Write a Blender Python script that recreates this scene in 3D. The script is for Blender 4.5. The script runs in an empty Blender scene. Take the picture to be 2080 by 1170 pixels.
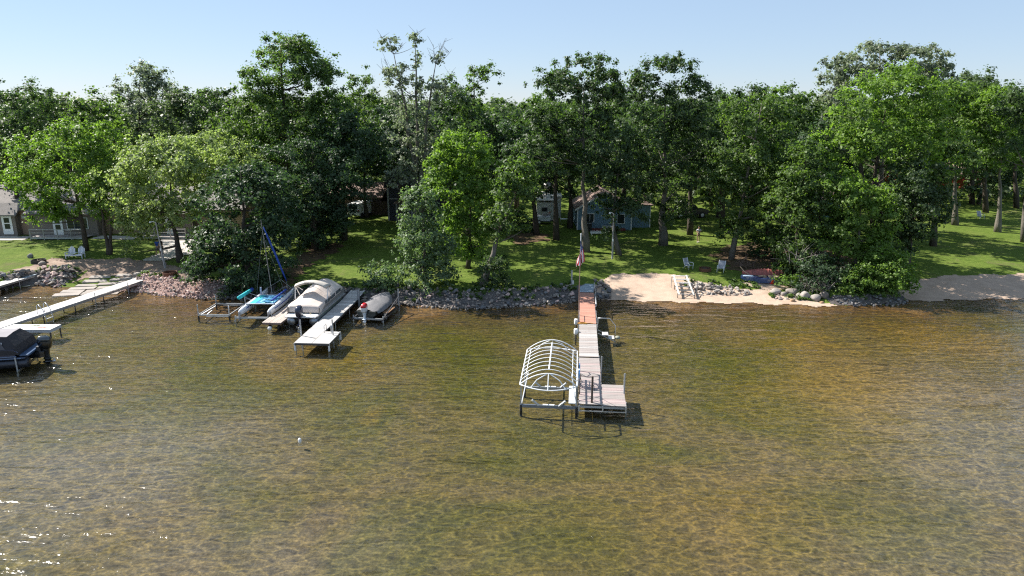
import bpy, bmesh, math, random
import numpy as np
from mathutils import Vector, Matrix

random.seed(7)
rng = np.random.default_rng(7)
S = bpy.context.scene
COL = S.collection
R = math.radians

# ------------------------------------------------------------------ camera, sky, sun, exposure
CAM_H, CAM_PITCH = 16.0, R(14.9)
cam_d = bpy.data.cameras.new('camera')
cam = bpy.data.objects.new('camera', cam_d)
COL.objects.link(cam)
cam.location = (0, 0, CAM_H)
cam.rotation_euler = (R(90) - CAM_PITCH, 0, 0)
cam_d.lens = 24
cam_d.sensor_width = 36
cam_d.clip_start = 0.5
cam_d.clip_end = 3000
S.camera = cam

SUN_AZ, SUN_EL = R(-63), R(41.5)        # azimuth from +Y towards +X
sun_dir = Vector((math.sin(SUN_AZ) * math.cos(SUN_EL), math.cos(SUN_AZ) * math.cos(SUN_EL), math.sin(SUN_EL)))
W = bpy.data.worlds.new('World')
S.world = W
W.use_nodes = True
wn = W.node_tree
bg = wn.nodes['Background']
sky = wn.nodes.new('ShaderNodeTexSky')
sky.sky_type = 'NISHITA'
sky.sun_disc = False
sky.sun_elevation = SUN_EL
sky.sun_rotation = SUN_AZ
sky.altitude = 300
sky.air_density = 1.0
sky.dust_density = 0.0
sky.ozone_density = 2.5
tint = wn.nodes.new('ShaderNodeMixRGB')
tint.blend_type = 'MULTIPLY'
tint.inputs[0].default_value = 1
tint.inputs[2].default_value = (.97, .95, 1.10, 1)
wn.links.new(sky.outputs['Color'], tint.inputs[1])
pale = wn.nodes.new('ShaderNodeMixRGB')          # thin summer haze evens the sky out
pale.inputs[0].default_value = .55
pale.inputs[2].default_value = (4.8, 6.4, 8.0, 1)
wn.links.new(tint.outputs[0], pale.inputs[1])
wn.links.new(pale.outputs[0], bg.inputs['Color'])
bg.inputs['Strength'].default_value = 0.056
sun_d = bpy.data.lights.new('sun', 'SUN')
sun_d.energy = 5.0
sun_d.angle = R(0.53)
sun_d.color = (1.0, 0.95, 0.87)
sun = bpy.data.objects.new('sun', sun_d)
COL.objects.link(sun)
sun.rotation_euler = sun_dir.to_track_quat('Z', 'Y').to_euler()
sun.location = sun_dir * 200
S.view_settings.view_transform = 'Standard'
S.view_settings.look = 'None'
S.view_settings.gamma = 1
S.view_settings.exposure = 1.1
S.view_settings.use_curve_mapping = False
S.cycles.filter_width = 1.2
S.cycles.use_denoising = False
S.cycles.max_bounces = 8
S.cycles.transparent_max_bounces = 12
S.cycles.caustics_reflective = False
S.cycles.caustics_refractive = False

# ------------------------------------------------------------------ survey: photograph bearings to real places
FPX = 2080 * 24 / 36
CP, SP = math.cos(CAM_PITCH), math.sin(CAM_PITCH)

def ray(px, py):
    u = (px - 1040) / FPX
    v = (585 - py) / FPX
    return u, CP + v * SP, -SP + v * CP

def at(px, py, z=0.0):
    a, b, c = ray(px, py)
    t = (z - CAM_H) / c
    return Vector((a * t, b * t, z))

def atY(px, py, Y):
    a, b, c = ray(px, py)
    t = Y / b
    return Vector((a * t, Y, CAM_H + c * t))

SHORE = np.array([(-260, 75), (-60, 60), (-47, 57.8), (-44.5, 61.3), (-41.5, 60.7), (-38.6, 60.1), (-36, 59.6), (-33.9, 58.9),
                  (-30, 57.5), (-25.8, 56.5), (-18.4, 55.9), (-9.7, 54.9), (-3.6, 53.6), (0, 54.3), (2.5, 55), (5, 55.6), (7.2, 56.6),
                  (9, 56.5), (15, 55.7), (20, 55.5), (27, 54.5), (32, 54.6), (34.2, 56.2), (44.4, 57), (260, 70)], float)

def shore(x):
    x = np.asarray(x, float)
    return np.interp(x, SHORE[:, 0], SHORE[:, 1]) + 0.10 * np.sin(x * 1.7) + 0.06 * np.sin(x * 3.9 + 1)

def sstep(t):
    t = np.clip(t, 0, 1)
    return t * t * (3 - 2 * t)

RIPX = np.array([(-260, 1), (-42.2, 1), (-41.2, 0), (-35.2, 0), (-34.2, 1), (7.2, 1), (8.4, 0), (26.0, 0), (27.5, .8), (33.3, .8), (34.6, 0), (260, 0)], float)

def hd(x, d):
    """terrain height at shore distance d"""
    x = np.asarray(x, float)
    d = np.asarray(d, float)
    rip = np.interp(x, RIPX[:, 0], RIPX[:, 1])
    dd = np.clip(d, 0, None)
    hr = 1.0 * sstep((dd + .25) / 2.4) - sstep(0.25 / 2.4 + 0 * dd)
    hb = 1.0 * sstep((dd + .9) / 9.0) - sstep(0.9 / 9.0 + 0 * dd)
    land = rip * hr + (1 - rip) * hb + np.clip(dd - 3, 0, 55) * .015
    land = land + .05 * np.sin(x * .31 + d * .2) * sstep(dd / 8)
    dw = np.clip(-d, 0, None)
    bed = -np.minimum(.34, .026 * dw + .18 * sstep(dw / 1.5) * rip) + .03 * np.sin(x * .5) * np.sin(dw * .45)
    return np.where(d >= 0, land, bed)

def gh(x, y):
    return float(hd(x, y - shore(x)))

def ground(px, py):
    z = 1.0
    for _ in range(12):
        p = at(px, py, z)
        z = z * .4 + .6 * gh(p.x, p.y)
    p = at(px, py, z)
    p.z = gh(p.x, p.y)
    return p

# ------------------------------------------------------------------ materials
MATS = {}

def nd(t, kind, **kw):
    n = t.nodes.new(kind)
    for k, v in kw.items():
        setattr(n, k, v)
    return n

def rgb(c):
    return (c[0], c[1], c[2], 1.0)

def M(name, base, rough=.6, metal=0.0, var=.12, scale=4.0, bump=0.0, bscale=25.0, spec=.5, coat=0.0, stretch=None, dirt=None, dscale=.8):
    """painted / wooden / metal surface: mottled colour, fine relief, optional second dirt colour in patches"""
    if name in MATS:
        return MATS[name]
    m = bpy.data.materials.new(name)
    m.use_nodes = True
    t = m.node_tree
    b = t.nodes['Principled BSDF']
    tc = nd(t, 'ShaderNodeTexCoord')
    mp = nd(t, 'ShaderNodeMapping')
    if stretch:
        mp.inputs['Scale'].default_value = stretch
    t.links.new(tc.outputs['Object'], mp.inputs['Vector'])
    n = nd(t, 'ShaderNodeTexNoise')
    n.inputs['Scale'].default_value = scale
    n.inputs['Detail'].default_value = 6
    n.inputs['Roughness'].default_value = .6
    t.links.new(mp.outputs[0], n.inputs['Vector'])
    oi = nd(t, 'ShaderNodeObjectInfo')
    ad = nd(t, 'ShaderNodeMath', operation='MULTIPLY_ADD')
    t.links.new(oi.outputs['Random'], ad.inputs[0])
    ad.inputs[1].default_value = .35
    t.links.new(n.outputs['Fac'], ad.inputs[2])
    r = nd(t, 'ShaderNodeValToRGB')
    e = r.color_ramp.elements
    e[0].position, e[1].position = .35, .95
    e[0].color = rgb([c * (1 - var) for c in base])
    e[1].color = rgb([min(1, c * (1 + var)) for c in base])
    t.links.new(ad.outputs[0], r.inputs[0])
    col = r.outputs[0]
    if dirt:
        n2 = nd(t, 'ShaderNodeTexNoise')
        n2.inputs['Scale'].default_value = dscale
        n2.inputs['Detail'].default_value = 8
        n2.inputs['Roughness'].default_value = .7
        t.links.new(mp.outputs[0], n2.inputs['Vector'])
        r2 = nd(t, 'ShaderNodeValToRGB')
        r2.color_ramp.elements[0].position = .52
        r2.color_ramp.elements[1].position = .72
        t.links.new(n2.outputs['Fac'], r2.inputs[0])
        mx = nd(t, 'ShaderNodeMixRGB')
        mx.inputs[2].default_value = rgb(dirt)
        t.links.new(r2.outputs[0], mx.inputs[0])
        t.links.new(col, mx.inputs[1])
        col = mx.outputs[0]
    t.links.new(col, b.inputs['Base Color'])
    b.inputs['Roughness'].default_value = rough
    b.inputs['Metallic'].default_value = metal
    b.inputs['Specular IOR Level'].default_value = spec
    b.inputs['Coat Weight'].default_value = coat
    if bump:
        n3 = nd(t, 'ShaderNodeTexNoise')
        n3.inputs['Scale'].default_value = bscale
        n3.inputs['Detail'].default_value = 5
        t.links.new(mp.outputs[0], n3.inputs['Vector'])
        bp = nd(t, 'ShaderNodeBump')
        bp.inputs['Strength'].default_value = bump
        bp.inputs['Distance'].default_value = .05
        t.links.new(n3.outputs['Fac'], bp.inputs['Height'])
        t.links.new(bp.outputs[0], b.inputs['Normal'])
    MATS[name] = m
    return m

def leaf_mat(name, base, trans, tw=.4, rough=.5, spec=.35, var=.35):
    m = bpy.data.materials.new(name)
    m.use_nodes = True
    t = m.node_tree
    b = t.nodes['Principled BSDF']
    out = t.nodes['Material Output']
    geo = nd(t, 'ShaderNodeNewGeometry')
    at_ = nd(t, 'ShaderNodeAttribute', attribute_name='tint')
    ad = nd(t, 'ShaderNodeMath', operation='MULTIPLY_ADD')
    t.links.new(geo.outputs['Random Per Island'], ad.inputs[0])
    ad.inputs[1].default_value = .5
    t.links.new(at_.outputs['Fac'], ad.inputs[2])
    r = nd(t, 'ShaderNodeValToRGB')
    e = r.color_ramp.elements
    e[0].position, e[1].position = .1, 1.0
    e[0].color = rgb([base[0] * (1 - var), base[1] * (1 - var), base[2] * (1 - var * .6)])
    e[1].color = rgb([base[0] * (1 + var * 1.2), base[1] * (1 + var), base[2] * (1 + var * .5)])
    t.links.new(ad.outputs[0], r.inputs[0])
    t.links.new(r.outputs[0], b.inputs['Base Color'])
    b.inputs['Roughness'].default_value = rough
    b.inputs['Specular IOR Level'].default_value = spec
    tr = nd(t, 'ShaderNodeBsdfTranslucent')
    mul = nd(t, 'ShaderNodeMixRGB', blend_type='MULTIPLY')
    mul.inputs[0].default_value = 1
    t.links.new(r.outputs[0], mul.inputs[1])
    mul.inputs[2].default_value = rgb(trans)
    t.links.new(mul.outputs[0], tr.inputs['Color'])
    mx = nd(t, 'ShaderNodeMixShader')
    mx.inputs[0].default_value = tw
    t.links.new(b.outputs[0], mx.inputs[1])
    t.links.new(tr.outputs[0], mx.inputs[2])
    t.links.new(mx.outputs[0], out.inputs['Surface'])
    MATS[name] = m
    return m

# ------------------------------------------------------------------ mesh builder
class MB:
    def __init__(s):
        s.v, s.f, s.mi = [], [], []
        s.cur = 0

    def add(s, vs, fs):
        o = len(s.v)
        s.v += [tuple(p) for p in vs]
        s.f += [tuple(i + o for i in f) for f in fs]
        s.mi += [s.cur] * len(fs)
        return s

    def box(s, c, d, rz=0.0, rx=0.0, ry=0.0):
        m = Matrix.Translation(c) @ Matrix.Rotation(rz, 4, 'Z') @ Matrix.Rotation(ry, 4, 'Y') @ Matrix.Rotation(rx, 4, 'X')
        h = [x / 2 for x in d]
        vs = [m @ Vector((x * h[0], y * h[1], z * h[2])) for z in (-1, 1) for y in (-1, 1) for x in (-1, 1)]
        return s.add(vs, [(0, 2, 3, 1), (4, 5, 7, 6), (0, 1, 5, 4), (2, 6, 7, 3), (0, 4, 6, 2), (1, 3, 7, 5)])

    def tube(s, pts, r, n=8, cap=True, flat=1.0):
        pts = [Vector(p) for p in pts]
        k = len(pts)
        rs = r if isinstance(r, (list, tuple)) else [r] * k
        vs = []
        ref = None
        for i, p in enumerate(pts):
            t = (pts[min(i + 1, k - 1)] - pts[max(i - 1, 0)])
            t = t.normalized() if t.length > 1e-9 else Vector((0, 0, 1))
            if ref is None:
                ref = Vector((0, 0, 1)) if abs(t.z) < .9 else Vector((1, 0, 0))
            a = t.cross(ref)
            if a.length < 1e-6:
                a = t.orthogonal()
            a.normalize()
            b = a.cross(t).normalized()
            ref = b
            o = math.pi / n if n == 4 else 0
            for j in range(n):
                g = 2 * math.pi * j / n + o
                vs.append(p + a * (math.cos(g) * rs[i]) + b * (math.sin(g) * rs[i] * flat))
        fs = [(i * n + j, i * n + (j + 1) % n, (i + 1) * n + (j + 1) % n, (i + 1) * n + j) for i in range(k - 1) for j in range(n)]
        if cap:
            fs.append(tuple(range(n))[::-1])
            fs.append(tuple((k - 1) * n + j for j in range(n)))
        return s.add(vs, fs)

    def bar(s, a, b, w):
        return s.tube([a, b], w * .7071, 4)

    def loft(s, rings, cap=True, closed=True):
        n = len(rings[0])
        vs = [p for r in rings for p in r]
        m = n if closed else n - 1
        fs = [(i * n + j, i * n + (j + 1) % n, (i + 1) * n + (j + 1) % n, (i + 1) * n + j) for i in range(len(rings) - 1) for j in range(m)]
        if cap and closed:
            fs.append(tuple(range(n))[::-1])
            fs.append(tuple((len(rings) - 1) * n + j for j in range(n)))
        return s.add(vs, fs)

    def lathe(s, prof, c=(0, 0, 0), n=14):
        c = Vector(c)
        return s.loft([[c + Vector((r * math.cos(2 * math.pi * j / n), r * math.sin(2 * math.pi * j / n), z)) for j in range(n)] for r, z in prof])

    def prism(s, poly, a, b, axis='y'):
        """poly of (u,w) extruded along axis from a to b"""
        def P(u, w, e):
            return (u, e, w) if axis == 'y' else ((e, u, w) if axis == 'x' else (u, w, e))
        n = len(poly)
        vs = [P(u, w, a) for u, w in poly] + [P(u, w, b) for u, w in poly]
        fs = [(i, (i + 1) % n, n + (i + 1) % n, n + i) for i in range(n)] + [tuple(range(n))[::-1], tuple(range(n, 2 * n))]
        return s.add(vs, fs)

    def mesh(s, name, mats, smooth=False):
        me = bpy.data.meshes.new(name)
        me.from_pydata(s.v, [], s.f)
        for m in (mats if isinstance(mats, (list, tuple)) else [mats]):
            me.materials.append(m)
        if isinstance(mats, (list, tuple)) and len(mats) > 1:
            me.polygons.foreach_set('material_index', s.mi)
        bm = bmesh.new()
        bm.from_mesh(me)
        bmesh.ops.recalc_face_normals(bm, faces=bm.faces)
        bm.to_mesh(me)
        bm.free()
        if smooth:
            me.polygons.foreach_set('use_smooth', [True] * len(me.polygons))
        me.update()
        return me

    def build(s, name, mats, parent=None, smooth=False, bevel=0.0, **props):
        o = bpy.data.objects.new(name, s.mesh(name, mats, smooth))
        COL.objects.link(o)
        if parent is not None:
            o.parent = parent
        if bevel:
            b = o.modifiers.new('bevel', 'BEVEL')
            b.width = bevel
            b.segments = 2
            b.limit_method = 'ANGLE'
        for k, v in props.items():
            o[k] = v
        return o

def tag(o, label, cat, group=None):
    o['label'] = label
    o['category'] = cat
    if group:
        o['group'] = group
    return o

def thing(name, label, cat, loc=(0, 0, 0), rz=0.0, group=None):
    o = bpy.data.objects.new(name, None)
    COL.objects.link(o)
    o.empty_display_size = .3
    o.location = loc
    o.rotation_euler = (0, 0, rz)
    return tag(o, label, cat, group)

def inst(mesh, name, parent, loc=(0, 0, 0), rot=(0, 0, 0), sc=(1, 1, 1), **props):
    o = bpy.data.objects.new(name, mesh)
    COL.objects.link(o)
    o.parent = parent
    o.location = loc
    o.rotation_euler = rot
    o.scale = sc
    for k, v in props.items():
        o[k] = v
    return o

def frame(name, label, cat, A, B, z=0.0):
    """thing standing at A with local +Y pointing to B"""
    d = Vector(B) - Vector(A)
    t = thing(name, label, cat, (A[0], A[1], z), math.atan2(-d.x, d.y))
    return t, Vector((d.x, d.y)).length

def np_mesh(name, V, F, mats, tint=None, mi=None, smooth=False):
    me = bpy.data.meshes.new(name)
    k = F.shape[1]
    me.vertices.add(len(V))
    me.vertices.foreach_set('co', np.asarray(V, np.float32).ravel())
    me.loops.add(F.size)
    me.loops.foreach_set('vertex_index', F.astype(np.int32).ravel())
    me.polygons.add(len(F))
    me.polygons.foreach_set('loop_start', np.arange(len(F), dtype=np.int32) * k)
    me.polygons.foreach_set('loop_total', np.full(len(F), k, np.int32))
    for m in mats:
        me.materials.append(m)
    if mi is not None:
        me.polygons.foreach_set('material_index', mi.astype(np.int32))
    if smooth:
        me.polygons.foreach_set('use_smooth', np.ones(len(F), bool))
    me.update(calc_edges=True)
    if tint is not None:
        a = me.attributes.new('tint', 'FLOAT', 'POINT')
        a.data.foreach_set('value', np.asarray(tint, np.float32))
    return me

# ------------------------------------------------------------------ terrain, lake, sky-side ground
def terrain(name, drange, xs, mat, smooth=True):
    ds = np.asarray(drange, float)
    X, D = np.meshgrid(xs, ds)
    Y = D + shore(X)
    Z = hd(X, D)
    V = np.stack([X, Y, Z], -1).reshape(-1, 3)
    nx, ny = len(xs), len(ds)
    i, j = np.meshgrid(np.arange(nx - 1), np.arange(ny - 1))
    a = (j * nx + i).ravel()
    F = np.stack([a, a + 1, a + nx + 1, a + nx], 1)
    me = np_mesh(name, V, F, [mat], smooth=smooth)
    at_ = me.attributes.new('shore', 'FLOAT', 'POINT')
    at_.data.foreach_set('value', D.astype(np.float32).ravel())
    o = bpy.data.objects.new(name, me)
    COL.objects.link(o)
    o['kind'] = 'structure'
    return o

def ramp(t, fac, stops):
    r = nd(t, 'ShaderNodeValToRGB')
    cr = r.color_ramp
    while len(cr.elements) < len(stops):
        cr.elements.new(.5)
    for e, (p, c) in zip(cr.elements, stops):
        e.position = p
        e.color = rgb(c)
    t.links.new(fac, r.inputs[0])
    return r.outputs[0]

def noise(t, vec, scale, detail=6, rough=.6, dist=0.0):
    n = nd(t, 'ShaderNodeTexNoise')
    n.inputs['Scale'].default_value = scale
    n.inputs['Detail'].default_value = detail
    n.inputs['Roughness'].default_value = rough
    n.inputs['Distortion'].default_value = dist
    t.links.new(vec, n.inputs['Vector'])
    return n.outputs['Fac']

def mixc(t, fac, a, b, mode='MIX'):
    m = nd(t, 'ShaderNodeMixRGB', blend_type=mode)
    for i, x in enumerate((fac, a, b)):
        if isinstance(x, (int, float)):
            m.inputs[i].default_value = x
        elif isinstance(x, tuple):
            m.inputs[i].default_value = rgb(x)
        else:
            t.links.new(x, m.inputs[i])
    return m.outputs[0]

def mathn(t, op, a, b=None, c=None):
    m = nd(t, 'ShaderNodeMath', operation=op)
    for i, x in enumerate((a, b, c)):
        if x is None:
            continue
        if isinstance(x, (int, float)):
            m.inputs[i].default_value = x
        else:
            t.links.new(x, m.inputs[i])
    return m.outputs[0]

def surf(name):
    m = bpy.data.materials.new(name)
    m.use_nodes = True
    t = m.node_tree
    b = t.nodes['Principled BSDF']
    tc = nd(t, 'ShaderNodeTexCoord')
    return m, t, b, tc.outputs['Object']

# lawn
mg, t, b, vec = surf('lawn')
c1 = ramp(t, noise(t, vec, .22, 8, .65), [(.3, (.070, .105, .022)), (.5, (.105, .150, .034)), (.72, (.165, .185, .055))])
c2 = ramp(t, noise(t, vec, 2.2, 9, .8), [(.34, (.030, .048, .008)), (.5, (.09, .14, .018)), (.66, (.20, .235, .05))])
c = mixc(t, .5, c1, c2)
worn = ramp(t, noise(t, vec, .30, 9, .75, .6), [(.54, (0, 0, 0)), (.70, (1, 1, 1))])
wf = mathn(t, 'MULTIPLY', worn, .7)
c = mixc(t, wf, c, (.13, .10, .065))
t.links.new(c, b.inputs['Base Color'])
b.inputs['Roughness'].default_value = .9
b.inputs['Specular IOR Level'].default_value = .05
bp = nd(t, 'ShaderNodeBump')
bp.inputs['Strength'].default_value = .8
bp.inputs['Distance'].default_value = .08
t.links.new(noise(t, vec, 9, 5, .7), bp.inputs['Height'])
t.links.new(bp.outputs[0], b.inputs['Normal'])

xs_near = np.concatenate([np.arange(-260, -75, 8.), np.arange(-75, 75, .5), np.arange(75, 261, 8.)])
ds_land = np.concatenate([np.arange(0, 4, .2), np.arange(4, 14, .5), np.arange(14, 60, 2.), np.arange(60, 160, 10.), np.arange(160, 1300, 80.)])
terrain('lawn_ground', ds_land, xs_near, mg)

# lake bed : sand at the edge, weed and stones further out
ml, t, b, vec = surf('lake_bed')
sh = nd(t, 'ShaderNodeAttribute', attribute_name='shore').outputs['Fac']
blot = noise(t, vec, .13, 6, .6, .5)
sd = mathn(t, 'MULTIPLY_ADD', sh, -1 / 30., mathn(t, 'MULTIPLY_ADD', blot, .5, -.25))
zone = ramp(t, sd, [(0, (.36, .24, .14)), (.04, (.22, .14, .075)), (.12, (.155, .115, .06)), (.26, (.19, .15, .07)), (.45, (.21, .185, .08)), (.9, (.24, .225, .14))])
weed = ramp(t, noise(t, vec, .09, 8, .62, .8), [(.36, (.27, .225, .15)), (.48, (.22, .195, .09)), (.60, (.13, .15, .030)), (.72, (.30, .24, .05))])
wf = ramp(t, sd, [(.05, (0, 0, 0)), (.25, (.8, .8, .8))])
c = mixc(t, wf, zone, weed)
for nm_, col_ in (('weed_gold', (.40, .27, .035)), ('weed_green', (.125, .15, .018)), ('sky_sheen', (.33, .325, .32))):  # grey entry is sky sheen painted into the bed colour
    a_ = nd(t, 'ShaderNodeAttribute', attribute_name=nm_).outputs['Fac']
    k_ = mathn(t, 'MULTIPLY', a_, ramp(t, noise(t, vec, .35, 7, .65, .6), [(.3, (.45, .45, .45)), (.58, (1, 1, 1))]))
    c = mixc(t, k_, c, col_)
mp = nd(t, 'ShaderNodeMapping')
mp.inputs['Rotation'].default_value = (0, 0, R(-25))
mp.inputs['Scale'].default_value = (.6, 1.15, 1)
t.links.new(vec, mp.inputs['Vector'])
warp = nd(t, 'ShaderNodeTexNoise')
warp.inputs['Scale'].default_value = 1.6
warp.inputs['Detail'].default_value = 3
t.links.new(mp.outputs[0], warp.inputs['Vector'])
wv = nd(t, 'ShaderNodeVectorMath', operation='MULTIPLY_ADD')
t.links.new(warp.outputs['Color'], wv.inputs[0])
wv.inputs[1].default_value = (.9, .9, 0)
t.links.new(mp.outputs[0], wv.inputs[2])
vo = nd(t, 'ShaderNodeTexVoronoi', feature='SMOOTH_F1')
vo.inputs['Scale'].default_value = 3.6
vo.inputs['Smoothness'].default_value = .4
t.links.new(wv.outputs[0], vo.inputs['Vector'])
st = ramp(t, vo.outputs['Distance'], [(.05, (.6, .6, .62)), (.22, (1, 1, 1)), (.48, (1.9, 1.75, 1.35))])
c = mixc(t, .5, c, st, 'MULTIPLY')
ve = nd(t, 'ShaderNodeTexVoronoi', feature='DISTANCE_TO_EDGE')     # bright caustic lines painted into the bed colour
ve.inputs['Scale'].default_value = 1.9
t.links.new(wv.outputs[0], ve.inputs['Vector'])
caustic_net = ramp(t, ve.outputs['Distance'], [(0, (1.9, 1.75, 1.25)), (.10, (1.15, 1.12, 1.0)), (.35, (.80, .80, .82))])
c = mixc(t, .75, c, caustic_net, 'MULTIPLY')
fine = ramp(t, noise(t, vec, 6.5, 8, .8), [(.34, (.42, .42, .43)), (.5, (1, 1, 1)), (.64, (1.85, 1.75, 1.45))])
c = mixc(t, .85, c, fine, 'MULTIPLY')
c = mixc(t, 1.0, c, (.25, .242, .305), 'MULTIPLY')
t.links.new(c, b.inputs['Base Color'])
b.inputs['Roughness'].default_value = .9
b.inputs['Specular IOR Level'].default_value = .05
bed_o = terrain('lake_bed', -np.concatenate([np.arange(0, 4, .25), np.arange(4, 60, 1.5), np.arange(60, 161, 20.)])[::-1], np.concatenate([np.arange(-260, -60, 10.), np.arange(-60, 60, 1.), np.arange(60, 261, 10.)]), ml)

def beds(nm_, lst):
    me = bed_o.data
    co = np.empty(len(me.vertices) * 3, np.float32)
    me.vertices.foreach_get('co', co)
    co = co.reshape(-1, 3)
    w_ = np.zeros(len(co))
    for px, py, rx, ry, k in lst:
        q = at(px, py)
        w_ = np.maximum(w_, k * np.exp(-((co[:, 0] - q.x) / rx) ** 2 - ((co[:, 1] - q.y) / ry) ** 2))
    a_ = me.attributes.new(nm_, 'FLOAT', 'POINT')
    a_.data.foreach_set('value', w_.astype(np.float32))
beds('weed_gold', [(1720, 790, 6, 7, 1.0), (1650, 700, 5, 4, .6), (1900, 680, 5, 5, .6), (700, 720, 5, 5, .35), (1500, 1050, 5, 4, .3)])
beds('weed_green', [(1460, 730, 5, 4.5, .9), (1560, 820, 4, 3, .6), (930, 720, 3.5, 7, .85), (1000, 900, 4, 3, .5), (480, 800, 5, 3, .5), (1150, 1090, 4, 2, .5)])
beds('sky_sheen', [(250, 930, 8, 7, .8), (2000, 900, 7, 9, .8), (500, 1120, 7, 3, .6), (1900, 1130, 6, 3, .5)])

# water : clear sheet with wind ripples running in from the lower left
mw = bpy.data.materials.new('water')
mw.use_nodes = True
t = mw.node_tree
for n in list(t.nodes):
    if n.type != 'OUTPUT_MATERIAL':
        t.nodes.remove(n)
out = t.nodes['Material Output']
tc = nd(t, 'ShaderNodeTexCoord')
def wave(rot, sx, sy, scale, detail, dist, rough=.55):
    mp = nd(t, 'ShaderNodeMapping')
    mp.inputs['Rotation'].default_value = (0, 0, R(rot))
    mp.inputs['Scale'].default_value = (sx, sy, 1)
    t.links.new(tc.outputs['Object'], mp.inputs['Vector'])
    return noise(t, mp.outputs[0], scale, detail, rough, dist)
w1 = wave(-20, .24, 1.0, .95, 2, .7)
w2 = wave(-27, .45, 1.0, 2.1, 3, .8)
w3 = wave(-12, .6, 1.0, 5.0, 3, .6)
gust = ramp(t, noise(t, tc.outputs['Object'], .05, 3, .5, .4), [(.35, (.45, .45, .45)), (.65, (1, 1, 1))])
h = mathn(t, 'MULTIPLY_ADD', w2, .46, mathn(t, 'MULTIPLY_ADD', w3, .06, mathn(t, 'MULTIPLY', w1, 1.25)))
h = mathn(t, 'MULTIPLY', h, gust)
bp = nd(t, 'ShaderNodeBump')
bp.inputs['Strength'].default_value = 1.0
bp.inputs['Distance'].default_value = .25
t.links.new(h, bp.inputs['Height'])
gi = nd(t, 'ShaderNodeNewGeometry')          # Schlick reflectance, the same from above and below the sheet
dp = nd(t, 'ShaderNodeVectorMath', operation='DOT_PRODUCT')
t.links.new(bp.outputs[0], dp.inputs[0])
t.links.new(gi.outputs['Incoming'], dp.inputs[1])
cosi = mathn(t, 'MINIMUM', mathn(t, 'ABSOLUTE', dp.outputs['Value']), 1.0)
fres = mathn(t, 'MULTIPLY_ADD', mathn(t, 'POWER', mathn(t, 'SUBTRACT', 1.0, cosi), 5.0), .98, .02)
gl = nd(t, 'ShaderNodeBsdfGlossy')
gl.inputs['Roughness'].default_value = .15
gl.inputs['Color'].default_value = (1, 1, 1, 1)
t.links.new(bp.outputs[0], gl.inputs['Normal'])
tr = nd(t, 'ShaderNodeBsdfTransparent')
tr.inputs['Color'].default_value = (.92, .915, .80, 1)
mx = nd(t, 'ShaderNodeMixShader')
t.links.new(fres, mx.inputs[0])
t.links.new(tr.outputs[0], mx.inputs[1])
t.links.new(gl.outputs[0], mx.inputs[2])
t.links.new(mx.outputs[0], out.inputs['Surface'])
wm = MB()
wm.add([(-255, -85, 0), (255, -85, 0), (255, 92, 0), (-255, 92, 0)], [(0, 1, 2, 3)])
wo = wm.build('lake_water', mw)
wo['kind'] = 'structure'

# draped sheets : sand, earth, concrete
def drape(name, poly, mat, off=.03, cell=.2, ragged=.25, kind=True):
    poly = np.array([(p[0], p[1]) for p in poly])
    x0, y0 = poly.min(0) - .3
    x1, y1 = poly.max(0) + .3
    xs = np.arange(x0, x1, cell)
    ys = np.arange(y0, y1, cell)
    X, Y = np.meshgrid(xs, ys)
    jx = X + ragged * (np.sin(Y * 2.1 + 1) * .6 + np.sin(Y * 5.3 + X * 2) * .4)
    jy = Y + ragged * (np.sin(X * 1.8) * .6 + np.sin(X * 4.7 + Y) * .4)
    ins = np.zeros(X.shape, bool)
    n = len(poly)
    for i in range(n):
        (ax, ay), (bx, by) = poly[i], poly[(i + 1) % n]
        if ay == by:
            continue
        c = ((ay > jy) != (by > jy)) & (jx < (bx - ax) * (jy - ay) / (by - ay) + ax)
        ins ^= c
    Z = hd(X, Y - shore(X)) + off
    nx = len(xs)
    jj, ii = np.where(ins[:-1, :-1] & ins[1:, :-1] & ins[:-1, 1:] & ins[1:, 1:])
    a = jj * nx + ii
    F = np.stack([a, a + 1, a + nx + 1, a + nx], 1)
    V = np.stack([X, Y, Z], -1).reshape(-1, 3)
    u, inv = np.unique(F, return_inverse=True)
    me = np_mesh(name, V[u], inv.reshape(F.shape), [mat], smooth=True)
    o = bpy.data.objects.new(name, me)
    COL.objects.link(o)
    if kind:
        o['kind'] = 'structure'
    return o

def gpoly(*pp):
    return [ground(x, y) if y < 606 else at(x, y, 0.0) for x, y in pp]

m_sand = M('sand', (.40, .30, .23), .9, var=.22, scale=1.5, bump=.5, bscale=9, spec=.1, dirt=(.36, .26, .19), dscale=.5)
m_dirt = M('bare_earth', (.30, .22, .175), .95, var=.3, scale=1.2, bump=.6, bscale=7, spec=.1, dirt=(.40, .31, .25), dscale=.7)
m_conc = M('concrete', (.46, .42, .38), .85, var=.2, scale=1.4, bump=.3, bscale=12, dirt=(.33, .29, .25), dscale=.6)
drape('sand_beach', gpoly((1205, 585), (1207, 573), (1230, 561), (1262, 555), (1365, 556), (1402, 566), (1460, 580), (1500, 588), (1545, 585), (1580, 590), (1600, 600)) +
      [Vector((x, float(shore(x)) - .55, 0)) for x in np.arange(27.4, 7.3, -.5)], m_sand)
drape('sand_beach', gpoly((1815, 590), (1850, 573), (1900, 560), (2000, 557), (2080, 556)) + [Vector((75, 68, 0)), Vector((75, 58.5, 0))] + [Vector((x, float(shore(x)) - .55, 0)) for x in np.arange(74, 33.6, -.8)], m_sand)
drape('earth_yard', gpoly((0, 556), (40, 545), (100, 525), (170, 527), (250, 524), (300, 530), (335, 520), (350, 540), (420, 558), (425, 570), (280, 566), (240, 560), (180, 566), (140, 560), (80, 558)) , m_dirt, ragged=.4)
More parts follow.
